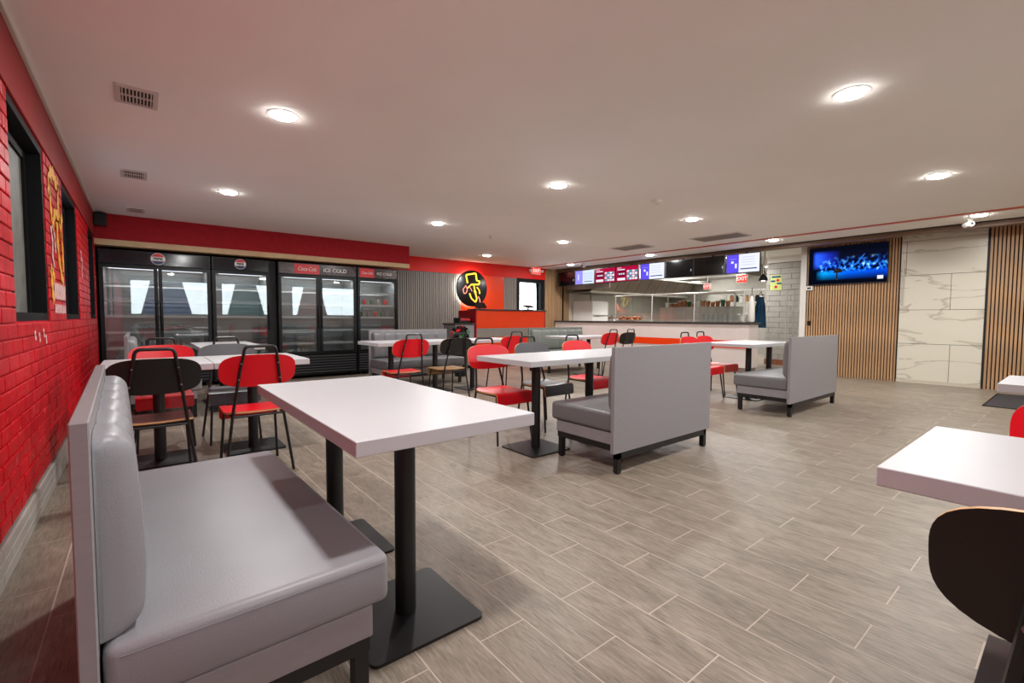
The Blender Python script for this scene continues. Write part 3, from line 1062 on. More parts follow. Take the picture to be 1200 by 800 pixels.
def make_chair(name, label, c_seat, c_back, group):
    t = thing(name, label, 'chair', group=group)
    # seat shell
    pr = seat_profile()
    m = MB()
    th = 0.012
    n = len(pr)
    top, bot = [], []
    for i, (y, z) in enumerate(pr):
        y0, z0 = pr[max(i - 1, 0)]; y1, z1 = pr[min(i + 1, n - 1)]
        d = Vector((y1 - y0, z1 - z0)).normalized()
        nn = Vector((-d.y, d.x))
        w = 0.195
        if i == 0:
            w = 0.135
        elif i == 1:
            w = 0.182
        elif i == n - 1:
            w = 0.185
        row_t, row_b = [], []
        for k in range(5):
            s = -1 + k / 2
            dz = 0.004 * s * s if i < 6 else 0.0
            row_t.append(m.bm.verts.new((s * w, y, z + dz)))
            row_b.append(m.bm.verts.new((s * w, y - nn.x * th, z + dz - nn.y * th)))
        top.append(row_t); bot.append(row_b)
    for i in range(n - 1):
        for k in range(4):
            f = m.bm.faces.new((top[i][k], top[i][k + 1], top[i + 1][k + 1], top[i + 1][k])); f.material_index = 0
            f = m.bm.faces.new((bot[i][k], bot[i + 1][k], bot[i + 1][k + 1], bot[i][k + 1])); f.material_index = 0
        for k in (0, 4):
            f = m.bm.faces.new((top[i][k], top[i + 1][k], bot[i + 1][k], bot[i][k])); f.material_index = 1
    for i in (0, n - 1):
        for k in range(4):
            f = m.bm.faces.new((top[i][k], bot[i][k], bot[i][k + 1], top[i][k + 1])); f.material_index = 1
    m.obj('seat', [c_seat, 'ply_edge'], t, True)

    # hoop geometry
    def hoop_at(z):
        x = 0.213 + (0.100 - 0.213) * z / 0.88
        if z < 0.45:
            y = -0.215 + (0.03) * z / 0.45
        else:
            y = -0.185 - 0.105 * (z - 0.45) / 0.43
        return x, y
    # backrest: rounded oblong shell, curved around the sitter
    m = MB()
    th = 0.012
    Wd, Hd = 0.236, 0.112
    zc = 0.735
    nx, nz = 20, 6
    rows_ = []

    def bp(u, v, off):
        # outline: superellipse
        ex = 3.2
        vv = v
        wlim = Wd * (1 - abs(vv) ** ex * 0.42) ** 1.0
        x = u * wlim
        z = zc + vv * Hd
        hx, hy = hoop_at(z)
        y = hy + 0.017 + 0.55 * x * x - off
        return (x, y, z)
    # polar grid gives a smooth rim
    rings = []
    NR, NA = 5, 60
    cen_f = None

    def outline(a):
        c, s = math.cos(a), math.sin(a)
        p = 3.2
        k = (abs(c / 1.0) ** p + abs(s / 1.0) ** p) ** (-1 / p)
        return c * k * Wd, s * k * Hd

    def P(x, dz, off):
        z = zc + dz
        hx, hy = hoop_at(z)
        return (x, hy + 0.017 + 0.45 * x * x - off, z)
    for off in (0.0, -th):
        rg = []
        for r in range(1, NR + 1):
            f = r / NR
            rg.append([m.bm.verts.new(P(outline(2 * PI * a / NA)[0] * f, outline(2 * PI * a / NA)[1] * f, off)) for a in range(NA)])
        cv = m.bm.verts.new(P(0, 0, off))
        for a in range(NA):
            m.bm.faces.new((cv, rg[0][a], rg[0][(a + 1) % NA]))
            for r in range(NR - 1):
                m.bm.faces.new((rg[r][a], rg[r + 1][a], rg[r + 1][(a + 1) % NA], rg[r][(a + 1) % NA]))
        rings.append(rg[-1])
    for a in range(NA):
        f = m.bm.faces.new((rings[0][a], rings[0][(a + 1) % NA], rings[1][(a + 1) % NA], rings[1][a])); f.material_index = 1
    bk = m.obj('backrest', [c_back, 'ply_edge'], t, True)
    # bolts through the hoop
    for s in (-1, 1):
        for z in (0.68, 0.79):
            hx, hy = hoop_at(z)
            MB().lathe([(0.006, -0.014), (0.006, -0.011), (0.003, -0.009)], (s * hx, hy, z), 8, 0, 'y').obj('bolt', 'steel_bolt', bk)
    # back hoop: rear feet up to the handle loop
    L_ = []
    for z in (0.0, 0.2, 0.45, 0.62, 0.76):
        x, y = hoop_at(z); L_.append(Vector((-x, y, z)))
    x, y = hoop_at(0.885)
    arc = [Vector((-x - 0.002, y, 0.84)), Vector((-x + 0.006, y, 0.905)), Vector((x - 0.006, y, 0.905)), Vector((x + 0.002, y, 0.84))]
    path = L_ + arc + [Vector((-p.x, p.y, p.z)) for p in reversed(L_)]
    MB().tube(rounded(path, 0.05, 6), 0.0098, 8).obj('back_hoop', 'black_powder', t, True)
    # front legs
    for s in (-1, 1):
        MB().tube([(s * 0.192, 0.205, 0.0), (s * 0.168, 0.15, 0.418)], 0.0095, 8).obj('leg', 'black_powder', t, True)
    # seat frame
    x0, y0 = hoop_at(0.42)
    fr = MB()
    fr.tube(rounded([(-x0, y0, 0.42), (-0.168, 0.15, 0.42), (0.168, 0.15, 0.42), (x0, y0, 0.42)], 0.03, 4), 0.009, 8)
    fr.tube([(-x0, y0, 0.42), (x0, y0, 0.42)], 0.009, 8)
    fr.obj('seat_frame', 'black_powder', t, True)
    return t


CH = {}


def chair(kind, x, y, rz, label, group):
    if kind not in CH:
        cs, cb = {'red': ('chair_red', 'chair_red'), 'black': ('chair_wood', 'chair_black'), 'brown': ('chair_brown', 'chair_black'), 'grey': ('chair_grey', 'chair_grey'), 'all_black': ('chair_black', 'chair_black')}[kind]
        c = make_chair('cafe_chair', label, cs, cb, group)
        c.location = (x, y, 0); c.rotation_euler = (0, 0, rz)
        CH[kind] = c
        return c
    return dup(CH[kind], (x, y, 0), rz, label, group)


G1 = 'plywood cafe chairs'
chair('brown', 0.06, 3.775, 0.0, 'dark brown chair with its back to the viewer behind the nearest grey booth', G1)
chair('red', 0.625, 3.79, 0.0, 'red chair with its back to the viewer beside the dark brown chair', G1)
chair('red', 0.14, 4.93, PI, 'red chair facing the viewer behind the dark brown chair, across its table', G1)
chair('grey', 0.63, 4.86, PI, 'grey chair facing the viewer across the small table by the fridges', G1)
chair('red', 2.52, 5.29, 0.0, 'red chair seen from behind at the table before the ribbed bench', G1)
chair('black', 3.15, 5.29, 0.0, 'black chair with a wooden seat seen from behind, next to the ribbed bench', G1)
chair('red', 4.22, 5.45, 0.0, 'red chair seen from behind before the orange reception desk', G1)
chair('red', 2.56, 3.34, PI - 0.02, 'red chair facing the viewer at the left end of the middle table', G1)
chair('grey', 3.2, 3.44, PI, 'grey chair facing the viewer at the middle table, between two red chairs', G1)
chair('red', 3.9, 3.46, PI, 'red chair facing the viewer partly hidden by the middle booth back', G1)
chair('red', 6.6, 5.62, 0.0, 'red chair seen from behind close to the counter, left of the black one', G1)
chair('black', 7.1, 5.62, 0.0, 'black chair seen from behind above the middle booth, close to the counter', G1)
chair('red', 6.12, 3.36, PI, 'red chair facing the viewer at the far booth table, the left one of two', G1)
chair('red', 6.62, 3.4, PI, 'red chair facing the viewer at the far booth table, the right one of two', G1)
chair('all_black', 1.18, -0.09, -PI / 2, 'black chair back cut off by the lower right corner of the picture', G1)
chair('red', 2.09, -0.08, PI / 2, 'red chair cut off by the right edge behind the nearest right table', G1)


def make_table(label, x0, x1, y0, y1, poles, group='white tables on black pedestal legs'):
    cx, cy = (x0 + x1) / 2, (y0 + y1) / 2
    t = thing('dining_table', label, 'table', (cx, cy, 0), 0, group)
    MB().box(x0 - cx, x1 - cx, y0 - cy, y1 - cy, 0.715, 0.76, 0, 0.002, 1).obj('tabletop', 'white_laminate', t)
    for (pxx, pyy) in poles:
        a, b = pxx - cx, pyy - cy
        MB().lathe([(0.038, 0.012), (0.038, 0.712)], (a, b, 0), 24).obj('pole', 'black_powder', t, True)
        rr = round_rect(a - 0.212, a + 0.212, b - 0.212, b + 0.212, 0.025, 4)
        MB().prism([Vector((p, q, 0.0)) for p, q in rr], (0, 0, 0.011)).obj('base_plate', 'black_powder', t)
        MB().box(a - 0.12, a + 0.12, b - 0.12, b + 0.12, 0.706, 0.7145).obj('mounting_plate', 'black_powder', t)
    return t


make_table('long white table in front of the nearest grey booth', 0.448, 1.10, 1.24, 2.61, [(0.745, 1.56), (0.70, 2.22)])
make_table('small white table by the brick wall behind the dark brown chair', -0.235, 0.408, 4.02, 4.8, [(0.09, 4.41)])
make_table('small white table behind the red chair, joined to the one by the brick wall', 0.412, 1.08, 4.02, 4.8, [(0.72, 4.41)])
make_table('white table before the cola fridges beside the wall bench', 0.50, 1.15, 6.15, 7.45, [(0.82, 6.5), (0.82, 7.1)])
make_table('long white table of the middle booth with a red chair at its left end', 2.36, 3.715, 2.71, 3.455, [(2.585, 2.9), (3.25, 2.9)])
make_table('short white table mostly hidden behind the middle booth back', 3.72, 4.39, 2.71, 3.455, [(4.1, 2.96)])
make_table('long white table of the far booth near the slatted wall', 6.33, 7.69, 2.77, 3.51, [(6.6, 2.96), (7.26, 2.96)])
make_table('long white table before the ribbed bench at the fluted wall', 2.43, 3.79, 5.85, 6.59, [(2.76, 6.2), (3.47, 6.2)])
make_table('white table before the orange reception desk', 3.95, 4.9, 5.85, 6.59, [(4.05, 6.05)])
make_table('white table before the dark green bench near the counter', 6.1, 7.45, 5.85, 6.59, [(6.8, 6.1)])
make_table('white table cut off by the right edge in the foreground', 1.325, 1.985, -1.06, 0.297, [(1.655, -0.75), (1.655, -0.1)])
make_table('white table at the right edge before the slatted wall', 3.595, 4.2, -1.05, 0.30, [(3.9, -0.75), (3.9, -0.15)])


def puffy(x0, x1, y0, y1, z0, z1, puff=0.012, bevel=0.03, nx=12, nz=6, ch=0):
    """cushion block with rounded edges"""
    m = MB()
    m.box(x0, x1, y0, y1, z0, z1, 0, bevel, 4)
    return m


def make_booth(label, W, c_seat, loc, rz, group='grey booth benches', channels=6, c_panel='grey_laminate'):
    """bench facing +y, its back panel's outer face at y = 0, centred on x"""
    t = thing('booth_bench', label, 'bench', loc, rz, group)
    h = W / 2
    MB().box(-h, h, 0, 0.03, 0.15, 0.90, 0, 0.0025, 1).obj('back_panel', c_panel, t)
    MB().box(-h + 0.03, h - 0.03, 0.032, 0.60, 0.205, 0.295, 0, 0.003, 1).obj('seat_base', c_panel, t)
    m = MB()
    m.box(-h + 0.012, h - 0.012, 0.034, 0.645, 0.298, 0.437, 0, 0.024, 4)
    sc = m.obj('seat_cushion', c_seat, t, True)
    # piped seam round the seat cushion
    zz = 0.414
    MB().tube(rounded([(-h + 0.0125, 0.06, zz), (-h + 0.0125, 0.6445, zz), (h - 0.0125, 0.6445, zz), (h - 0.0125, 0.06, zz)], 0.03, 4), 0.0018, 6).obj('seam', 'dark_vinyl', sc, True)
    # channelled back cushion: a row of upright puffs
    bc = MB()
    w = (W - 0.08) / channels
    NZ = 8
    for k in range(channels):
        a = -h + 0.04 + k * w
        us = [0, 0.1, 0.25, 0.5, 0.75, 0.9, 1.0]
        if k == 0:
            us = [0, 0.02, 0.06, 0.12, 0.2] + us[2:]
        if k == channels - 1:
            us = us[:5] + [0.8, 0.88, 0.94, 0.98, 1.0]
        grid = []
        for u in us:
            x = a + u * w
            bul = math.sin(PI * u) ** 0.6 if 0 < u < 1 else 0.0
            dd = min(x - (-h + 0.04), (h - 0.04) - x)
            rr_ = 0.035
            ef = 1.0 if dd >= rr_ else max(0.12, math.sqrt(max(0.0, 1 - (1 - dd / rr_) ** 2)))
            if (k == 0 and u < 0.5) or (k == channels - 1 and u > 0.5):
                bul = 1.0
            zt = 0.845 + 0.016 * bul - 0.03 * (1 - ef)
            col = []
            ctl = [(0.031, 0.44), (0.066 + 0.014 * bul, 0.44), (0.088 + 0.018 * bul, 0.47), (0.092 + 0.020 * bul, 0.58), (0.086 + 0.020 * bul, 0.72), (0.078 + 0.018 * bul, zt - 0.03), (0.058 + 0.01 * bul, zt), (0.031, zt)]
            for pp in rounded([(0, yy, z) for yy, z in ctl], 0.05, 3):
                col.append(bc.bm.verts.new((x, 0.031 + (pp.y - 0.031) * ef, pp.z)))
            grid.append(col)
        for c0, c1 in zip(grid, grid[1:]):
            for q in range(len(c0) - 1):
                bc.bm.faces.new((c0[q], c0[q + 1], c1[q + 1], c1[q]))
        bc.bm.faces.new(grid[0]); bc.bm.faces.new(list(reversed(grid[-1])))
    bc.obj('back_cushion', c_seat, t, True)
    f = MB()
    f.box(-h + 0.04, h - 0.04, 0.046, 0.08, 0.16, 0.204)
    f.box(-h + 0.04, h - 0.04, 0.56, 0.595, 0.16, 0.204)
    f.box(-h + 0.04, -h + 0.075, 0.08, 0.56, 0.16, 0.204)
    f.box(h - 0.075, h - 0.04, 0.08, 0.56, 0.16, 0.204)
    f.box(-h + 0.05, h - 0.05, 0.002, 0.04, 0.105, 0.149)
    f.obj('under_frame', 'black_powder', t)
    for sx in (-1, 1):
        for yy in (0.002, 0.555):
            xa = sx * (h - 0.07)
            l = MB().box(xa - 0.02, xa + 0.02, yy, yy + 0.04, 0.006, 0.149 if yy < 0.1 else 0.16).obj('leg', 'black_powder', t)
            MB().lathe([(0.022, 0.0), (0.022, 0.006)], (xa, yy + 0.02, 0), 12).obj('foot_glide', 'black_plastic', l)
    return t


# nearest booth, against the brick wall, facing the room
make_booth('large grey booth bench in the left foreground', 1.37, 'booth_vinyl', (-0.132, 1.865, 0), -PI / 2 + 0.028)
make_booth('grey booth bench by the brick wall before the cola fridges', 1.37, 'booth_vinyl', (-0.14, 6.74, 0), -PI / 2)
make_booth('grey booth bench in the middle showing its plain back', 1.30, 'dark_vinyl', (3.195, 2.04, 0), 0.0)
make_booth('grey booth bench farther right showing its plain back, before the slatted wall', 1.52, 'dark_vinyl', (6.38, 2.06, 0), 0.0)
make_booth('grey ribbed bench facing the viewer below the fluted wall', 1.45, 'dark_vinyl', (3.6, 7.32, 0), PI, channels=7)  # darker vinyl carries the shadow on this bench in its colour
make_booth('dark green grey bench facing the viewer near the counter', 1.62, 'green_grey_vinyl', (7.1, 7.32, 0), PI, channels=6, c_panel='green_grey_vinyl')

# ================================================================== DRINK FRIDGES
FY = 8.76


def fridge(label, x0, x1, doors, header, group='glass door drink fridges'):
    cx = (x0 + x1) / 2
    h = (x1 - x0) / 2
    t = thing('drink_fridge', label, 'fridge', (cx, FY, 0), 0, group)
    D, H = 0.75, 2.06
    b = MB()
    b.box(-h, -h + 0.04, 0.05, D, 0.06, H); b.box(h - 0.04, h, 0.05, D, 0.06, H)
    b.box(-h + 0.04, h - 0.04, 0.05, D, H - 0.04, H); b.box(-h + 0.04, h - 0.04, 0.05, D, 0.06, 0.44)
    b.box(-h + 0.04, h - 0.04, D - 0.04, D, 0.44, H - 0.04)
    b.obj('cabinet', 'fridge_black', t)
    li = MB()
    li.box(-h + 0.041, h - 0.041, D - 0.05, D - 0.041, 0.45, 1.82)
    li.box(-h + 0.041, -h + 0.05, 0.06, D - 0.05, 0.45, 1.82); li.box(h - 0.05, h - 0.041, 0.06, D - 0.05, 0.45, 1.82)
    li.box(-h + 0.05, h - 0.05, 0.06, D - 0.05, 0.442, 0.45); li.box(-h + 0.05, h - 0.05, 0.06, D - 0.05, 1.82, 1.83)
    li.obj('liner', 'fridge_liner', t)
    hd = MB().box(-h, h, 0.0, 0.05, 1.855, H, 0, 0.004, 1).obj('header', 'fridge_black', t)
    MB().box(-h + 0.02, h - 0.02, -0.004, 0.0, 1.868, H - 0.015).obj('sign_face', header, hd)
    for k in range(5):
        z = 0.62 + k * 0.235
        s = MB()
        for q in range(9):
            yy = 0.1 + 0.58 * q / 8
            s.box(-h + 0.052, h - 0.052, yy, yy + 0.008, z, z + 0.008)
        s.box(-h + 0.052, h - 0.052, 0.08, 0.092, z - 0.008, z + 0.03)
        s.obj('shelf', 'shelf_wire', t)
    MB().box(-h + 0.1, h - 0.1, 0.075, 0.095, 1.795, 1.815).obj('light_strip', 'fridge_led', t)
    ld = bpy.data.lights.new('fridge_tube', 'AREA')
    ld.shape = 'RECTANGLE'; ld.size = 2 * h - 0.2; ld.size_y = 0.05; ld.energy = FRIDGE_W * (x1 - x0); ld.color = (0.95, 0.98, 1.0)
    lo = bpy.data.objects.new('tube', ld); COL.objects.link(lo); lo.parent = t
    lo.location = (0, 0.085, 1.79); lo.rotation_euler = (0.55, 0, 0)
    w = 2 * h / doors
    for k in range(doors):
        a = -h + k * w
        d = MB()
        fw_ = 0.05
        d.box(a + 0.004, a + fw_, 0.0, 0.045, 0.445, 1.85); d.box(a + w - fw_, a + w - 0.004, 0.0, 0.045, 0.445, 1.85)
        d.box(a + fw_, a + w - fw_, 0.0, 0.045, 0.445, 0.49); d.box(a + fw_, a + w - fw_, 0.0, 0.045, 1.80, 1.85)
        do = d.obj('door', 'fridge_black', t)
        MB().box(a + fw_, a + w - fw_, 0.018, 0.024, 0.49, 1.80).obj('glass', 'fridge_glass', do)
        hx = a + w - 0.028 if (k == 0 and doors == 2) or doors == 1 else a + 0.028
        MB().tube(rounded([(hx, -0.001, 0.9), (hx, -0.035, 0.9), (hx, -0.035, 1.3), (hx, -0.001, 1.3)], 0.015, 3), 0.008, 8).obj('handle', 'fridge_black', do, True)
    g = MB().box(-h, h, 0.02, 0.05, 0.06, 0.44).obj('grille', 'fridge_black', t)
    sm = MB().prism([Vector((-h + 0.03, 0.02, 0.0)), Vector((-h + 0.03, -0.004, 0.002)), Vector((-h + 0.03, 0.02, 0.026))], (2 * h - 0.06, 0, 0)).mesh('louvre', 'louvre_grey')
    for k in range(7):
        link('louvre', sm, g, (0, 0, 0.10 + k * 0.047))
    for sx in (-1, 1):
        for yy in (0.1, 0.65):
            MB().lathe([(0.025, 0), (0.02, 0.06)], (sx * (h - 0.08), yy, 0), 10).obj('foot', 'black_plastic', t)
    return t, hd


def cola_badge(hd, x, z, r):
    """round red, white and blue emblem with its lettering"""
    a0 = MB().lathe([(r, -0.008), (r, -0.004)], (x, 0, z), 32, 0, 'y').obj('badge', 'logo_white', hd)
    for sgn, c in ((1, 'logo_red'), (-1, 'logo_blue')):
        pts = []
        for k in range(17):
            a = math.radians(22) + (PI - 2 * math.radians(22)) * k / 16
            pts.append(Vector((x + 0.93 * r * math.cos(a), -0.008, z + sgn * 0.93 * r * math.sin(a))))
        MB().prism(pts, (0, -0.002, 0)).obj('badge_field', c, hd)
    link('lettering', text_mesh('PEPSI', r * 0.52, 'logo_black', '-y', (x, -0.0105, z), depth=0.001, xs=1.05, bold=0.002), hd)


f1, h1 = fridge('black double door drink fridge with a round cola badge, in the corner', -0.45, 0.885, 2, 'fridge_header')
cola_badge(h1, 0.008, 1.96, 0.088)
f2, h2 = fridge('black single door drink fridge with a round cola badge', 0.9, 1.735, 1, 'fridge_header')
cola_badge(h2, -0.02, 1.965, 0.082)
f3, h3 = fridge('black double door drink fridge with a red ICE COLD sign', 1.86, 3.225, 2, 'cola_header')
MB().box(-0.42, 0.0, -0.0065, -0.004, 1.872, 2.042).obj('red_sign_panel', 'logo_red', h3)
link('lettering', text_mesh('Coca-Cola', 0.10, 'logo_white', '-y', (-0.21, -0.008, 1.957), shear=0.35, depth=0.001, xs=0.72), h3)
link('lettering', text_mesh('ICE COLD', 0.095, 'logo_white', '-y', (0.28, -0.008, 1.955), depth=0.001, bold=0.001), h3)
f4, h4 = fridge('black single door drink fridge with a red sign, nearest the fluted wall', 3.24, 4.06, 1, 'cola_header')
MB().box(-0.37, -0.08, -0.0065, -0.004, 1.872, 2.042).obj('red_sign_panel', 'logo_red', h4)
link('lettering', text_mesh('Coca-Cola', 0.072, 'logo_white', '-y', (-0.225, -0.008, 1.957), shear=0.35, depth=0.001, xs=0.68), h4)
link('lettering', text_mesh('ICE COLD', 0.07, 'logo_white', '-y', (0.13, -0.008, 1.955), depth=0.001), h4)
tag(MB().box(1.742, 1.85, FY + 0.12, FY + 0.6, 0, 2.06).obj('gap_shade_sheet', 'black_trim_shade'), 'added black sheet for the dark gap between the fridges', 'panel')  # stands in for the shade inside the open gap
# a few cans left on the last fridge's shelves
for k in range(9):
    t = thing('drink_can', '%s can on the %s of the fridge nearest the fluted wall, %s from left' % (['green', 'red', 'grey'][k % 3], ['middle shelf', 'upper shelf'][k % 2], ['first', 'first', 'second', 'second', 'third', 'third', 'fourth', 'fourth', 'fifth'][k]), 'can', (3.36 + 0.072 * k, FY + 0.17, 0.62 + 0.235 * (2 + k % 2) + 0.009), 0, 'cans in the last fridge')
    MB().lathe([(0.026, 0), (0.032, 0.008), (0.032, 0.105), (0.026, 0.115)], n=14).obj('body', ['green_leaf', 'logo_red', 'vent_grey'][k % 3], t, True)
    MB().lathe([(0.025, 0.115), (0.024, 0.117)], n=14).obj('lid', 'steel_bolt', t)

# ================================================================== ROUND NEON SIGN
t = thing('round_sign', 'round black wall sign with a yellow neon hat drawing and white halo', 'sign', (6.58, YB - 0.03, 1.85))
SR = 0.462
MB().lathe([(SR - 0.012, -0.12), (SR, -0.112), (SR, -0.085), (SR - 0.012, -0.08)], n=56, axis='y').obj('disc', 'black_plastic', t, True)
MB().lathe([(SR - 0.04, -0.078), (SR - 0.04, -0.045)], n=48, axis='y').obj('halo_light', 'halo_white', t)
MB().lathe([(SR - 0.12, -0.045), (SR - 0.12, 0.009)], n=32, axis='y').obj('spacer', 'black_plastic', t)
ld = bpy.data.lights.new('halo_ring', 'AREA')
ld.shape = 'DISK'; ld.size = 2 * SR + 0.02; ld.energy = 9.0; ld.color = (1, 0.97, 0.93)
lo = bpy.data.objects.new('halo_bulb', ld); COL.objects.link(lo); lo.parent = t
lo.location = (0, -0.046, 0); lo.rotation_euler = (PI / 2, 0, 0)


def neon(pts, mname, r=0.012):
    p = rounded([Vector((x, -0.135, z)) for x, z in pts], 0.03, 4)
    MB().tube(p, r, 8).obj('neon_tube', mname, t, True)


S = 0.46 / 165.0   # sketch units: centre (283,245) of the enlarged sign


def K(l):
    return [((x - 283) * S, (250 - y) * S) for x, y in l]


neon(K([(228, 205), (212, 132), (318, 112), (328, 178), (362, 182), (352, 212), (268, 216)]), 'neon_yellow', 0.018)
neon(K([(268, 216), (228, 250)]), 'neon_yellow', 0.012)
neon(K([(212, 228), (180, 262), (190, 302), (216, 294), (226, 262), (216, 236)]), 'neon_pink', 0.012)
neon(K([(236, 236), (262, 250), (276, 276)]), 'neon_pink', 0.011)
neon(K([(296, 222), (306, 262), (322, 290)]), 'neon_yellow', 0.013)
neon(K([(330, 238), (356, 262), (362, 296)]), 'neon_yellow', 0.012)
neon(K([(250, 296), (268, 340), (316, 376), (330, 340), (316, 300), (300, 270)]), 'neon_yellow', 0.015)
neon(K([(346, 322), (362, 350), (366, 380)]), 'neon_pink', 0.012)


# ================================================================== EXIT SIGN
def exit_sign(label, loc, face, w=0.34, h=0.2, heads=True, hang=0.0):
    t = thing('exit_sign', label, 'sign', loc, 0 if face == '-y' else -PI / 2, 'red exit signs')
    MB().box(-w / 2, w / 2, -0.03, 0.03, -h / 2, h / 2, 0, 0.006, 1).obj('housing', 'white_plastic', t)
    MB().box(-w / 2 + 0.015, w / 2 - 0.015, -0.034, -0.03, -h / 2 + 0.015, h / 2 - 0.015).obj('face', 'exit_glow', t)
    link('lettering', text_mesh('EXIT', h * 0.62, 'exit_letters', '-y', (0, -0.0355, 0), depth=0.001, bold=0.002), t)
    if hang > 0:
        MB().tube([(0, 0, h / 2 - 0.002), (0, 0, h / 2 + hang)], 0.01, 8).obj('hanger', 'white_plastic', t)
    if heads:
        for s in (-1, 1):
            MB().lathe([(0.02, 0.02), (0.035, 0.01), (0.045, -0.03), (0.042, -0.04)], (s * (w / 2 + 0.05), 0, 0), 16, 0, 'y').obj('lamp_head', 'white_plastic', t, True)
            MB().box(min(s * w / 2, s * (w / 2 + 0.03)), max(s * w / 2, s * (w / 2 + 0.03)), -0.012, 0.012, -0.012, 0.012).obj('lamp_arm', 'white_plastic', t)


exit_sign('red EXIT sign with two lamp heads above the window by the oak corner', (8.8, YB - 0.062, 2.44), '-y')

# ================================================================== RECEPTION DESK
t = thing('reception_desk', 'orange gloss reception desk with grey band below the round sign', 'desk', (6.82, 8.5, 0))
MB().box(-1.02, 1.02, 0.0, 0.1, 0.87, 1.27, 0, 0.003, 1).obj('upper_panel', 'orange_red_gloss', t)
MB().box(-1.06, 1.06, -0.04, 0.30, 1.272, 1.302, 0, 0.003, 1).obj('transaction_top', 'counter_top', t)
bd = MB().box(-1.02, 1.02, 0.005, 0.1, 0.67, 0.868).obj('grey_band', 'grey_flute', t)
for k in range(4):
    MB().box(-1.02, 1.02, -0.004, 0.005, 0.68 + k * 0.047, 0.716 + k * 0.047).obj('band_strip', 'grey_flute', bd)
MB().box(-1.02, 1.02, 0.0, 0.1, 0.0, 0.668).obj('lower_panel', 'orange_red_gloss', t)
MB().box(-1.05, -1.02, -0.01, 0.7, 0.0, 1.27).obj('side_panel', 'soffit_red', t)
MB().box(1.02, 1.05, 0.0, 0.7, 0.0, 1.27).obj('side_panel', 'soffit_red', t)
MB().box(-1.02, 1.02, 0.1, 0.7, 0.84, 0.88).obj('work_top', 'counter_top', t)
t = thing('side_cabinet', 'low grey cabinet with a dark top left of the orange desk', 'cabinet', (5.5, 8.75, 0))
MB().box(-0.24, 0.24, -0.25, 0.25, 0.06, 0.95, 0, 0.003, 1).obj('body', 'grey_laminate', t)
MB().box(-0.26, 0.26, -0.27, 0.27, 0.952, 0.985).obj('top', 'counter_top', t)
MB().box(-0.22, 0.22, -0.23, 0.23, 0.0, 0.06).obj('plinth', 'black_frame', t)
MB().box(-0.22, 0.22, -0.262, -0.25, 0.1, 0.92, 0, 0.002, 1).obj('door', 'grey_laminate', t)
t = thing('card_printer', 'black ticket printer on the low grey cabinet', 'printer', (5.58, 8.72, 0.986))
MB().box(-0.16, 0.16, -0.12, 0.12, 0, 0.12, 0, 0.01).obj('body', 'black_plastic', t)
MB().box(-0.12, 0.12, -0.122, -0.119, 0.06, 0.1).obj('paper_slot', 'logo_red', t)


def pos(label, loc, rz, w=0.34, tilt=0.5):
    t = thing('till_screen', label, 'till', loc, rz, 'tills on the reception desk')
    MB().box(-0.1, 0.1, -0.09, 0.09, 0, 0.012, 0, 0.003, 1).obj('foot', 'black_plastic', t)
    MB().tube([(0, 0.0, 0.01), (0, 0.02, 0.055)], 0.02, 10).obj('stem', 'black_plastic', t)
    m = MB().box(-w / 2, w / 2, -0.012, 0.012, -0.08, 0.08, 0, 0.005)
    bmesh.ops.rotate(m.bm, verts=m.bm.verts, cent=(0, 0, 0), matrix=Matrix.Rotation(tilt, 3, 'X'))
    bmesh.ops.translate(m.bm, verts=m.bm.verts, vec=(0, 0.02, 0.085))
    m.obj('display', 'screen_off', t)


pos('black till screen at the left end of the orange desk', (5.96, 8.62, 1.303), PI, 0.3, 0.75)
pos('small black till screen at the right end of the orange desk', (7.4, 8.62, 1.303), PI, 0.26, 1.3)

# dark floral arrangement on a stand, right of the ribbed bench
t = thing('flower_arrangement', 'dark bouquet with red and green accents on a black pot beside the ribbed bench', 'plant', (4.72, 7.45, 0))
MB().lathe([(0.11, 0), (0.12, 0.02), (0.15, 0.6), (0.16, 0.62)], n=20).obj('pot', 'black_plastic', t, True)
rnd = random.Random(3)
for k in range(26):
    a = rnd.uniform(0, 2 * PI); e = rnd.uniform(-0.2, 1.2)
    r = 0.13 + rnd.uniform(0, 0.05)
    c = Vector((r * math.cos(a) * math.cos(e), r * math.sin(a) * math.cos(e), 0.76 + 0.16 * math.sin(e)))
    m = MB()
    nrm = Vector((math.cos(a) * math.cos(e), math.sin(a) * math.cos(e), math.sin(e))).normalized()
    u = nrm.orthogonal().normalized(); v = nrm.cross(u)
    nb = 7
    cen = m.bm.verts.new(c + nrm * 0.01)
    rim = [m.bm.verts.new(c + (u * math.cos(2 * PI * q / nb) + v * math.sin(2 * PI * q / nb)) * (0.06 if q % 2 else 0.045) + nrm * (0.035 if q % 2 else 0.02)) for q in range(nb)]
    bk = m.bm.verts.new(c - nrm * 0.03)
    for q in range(nb):
        m.bm.faces.new((cen, rim[q], rim[(q + 1) % nb])); m.bm.faces.new((bk, rim[(q + 1) % nb], rim[q]))
    m.obj('blossom', ['black_frame', 'logo_red', 'black_frame', 'black_frame', 'green_leaf', 'black_frame', 'black_frame'][k % 7], t)
MB().lathe([(0.05, 0.6), (0.12, 0.7), (0.13, 0.8), (0.06, 0.9)], n=12).obj('greenery', 'black_frame', t)

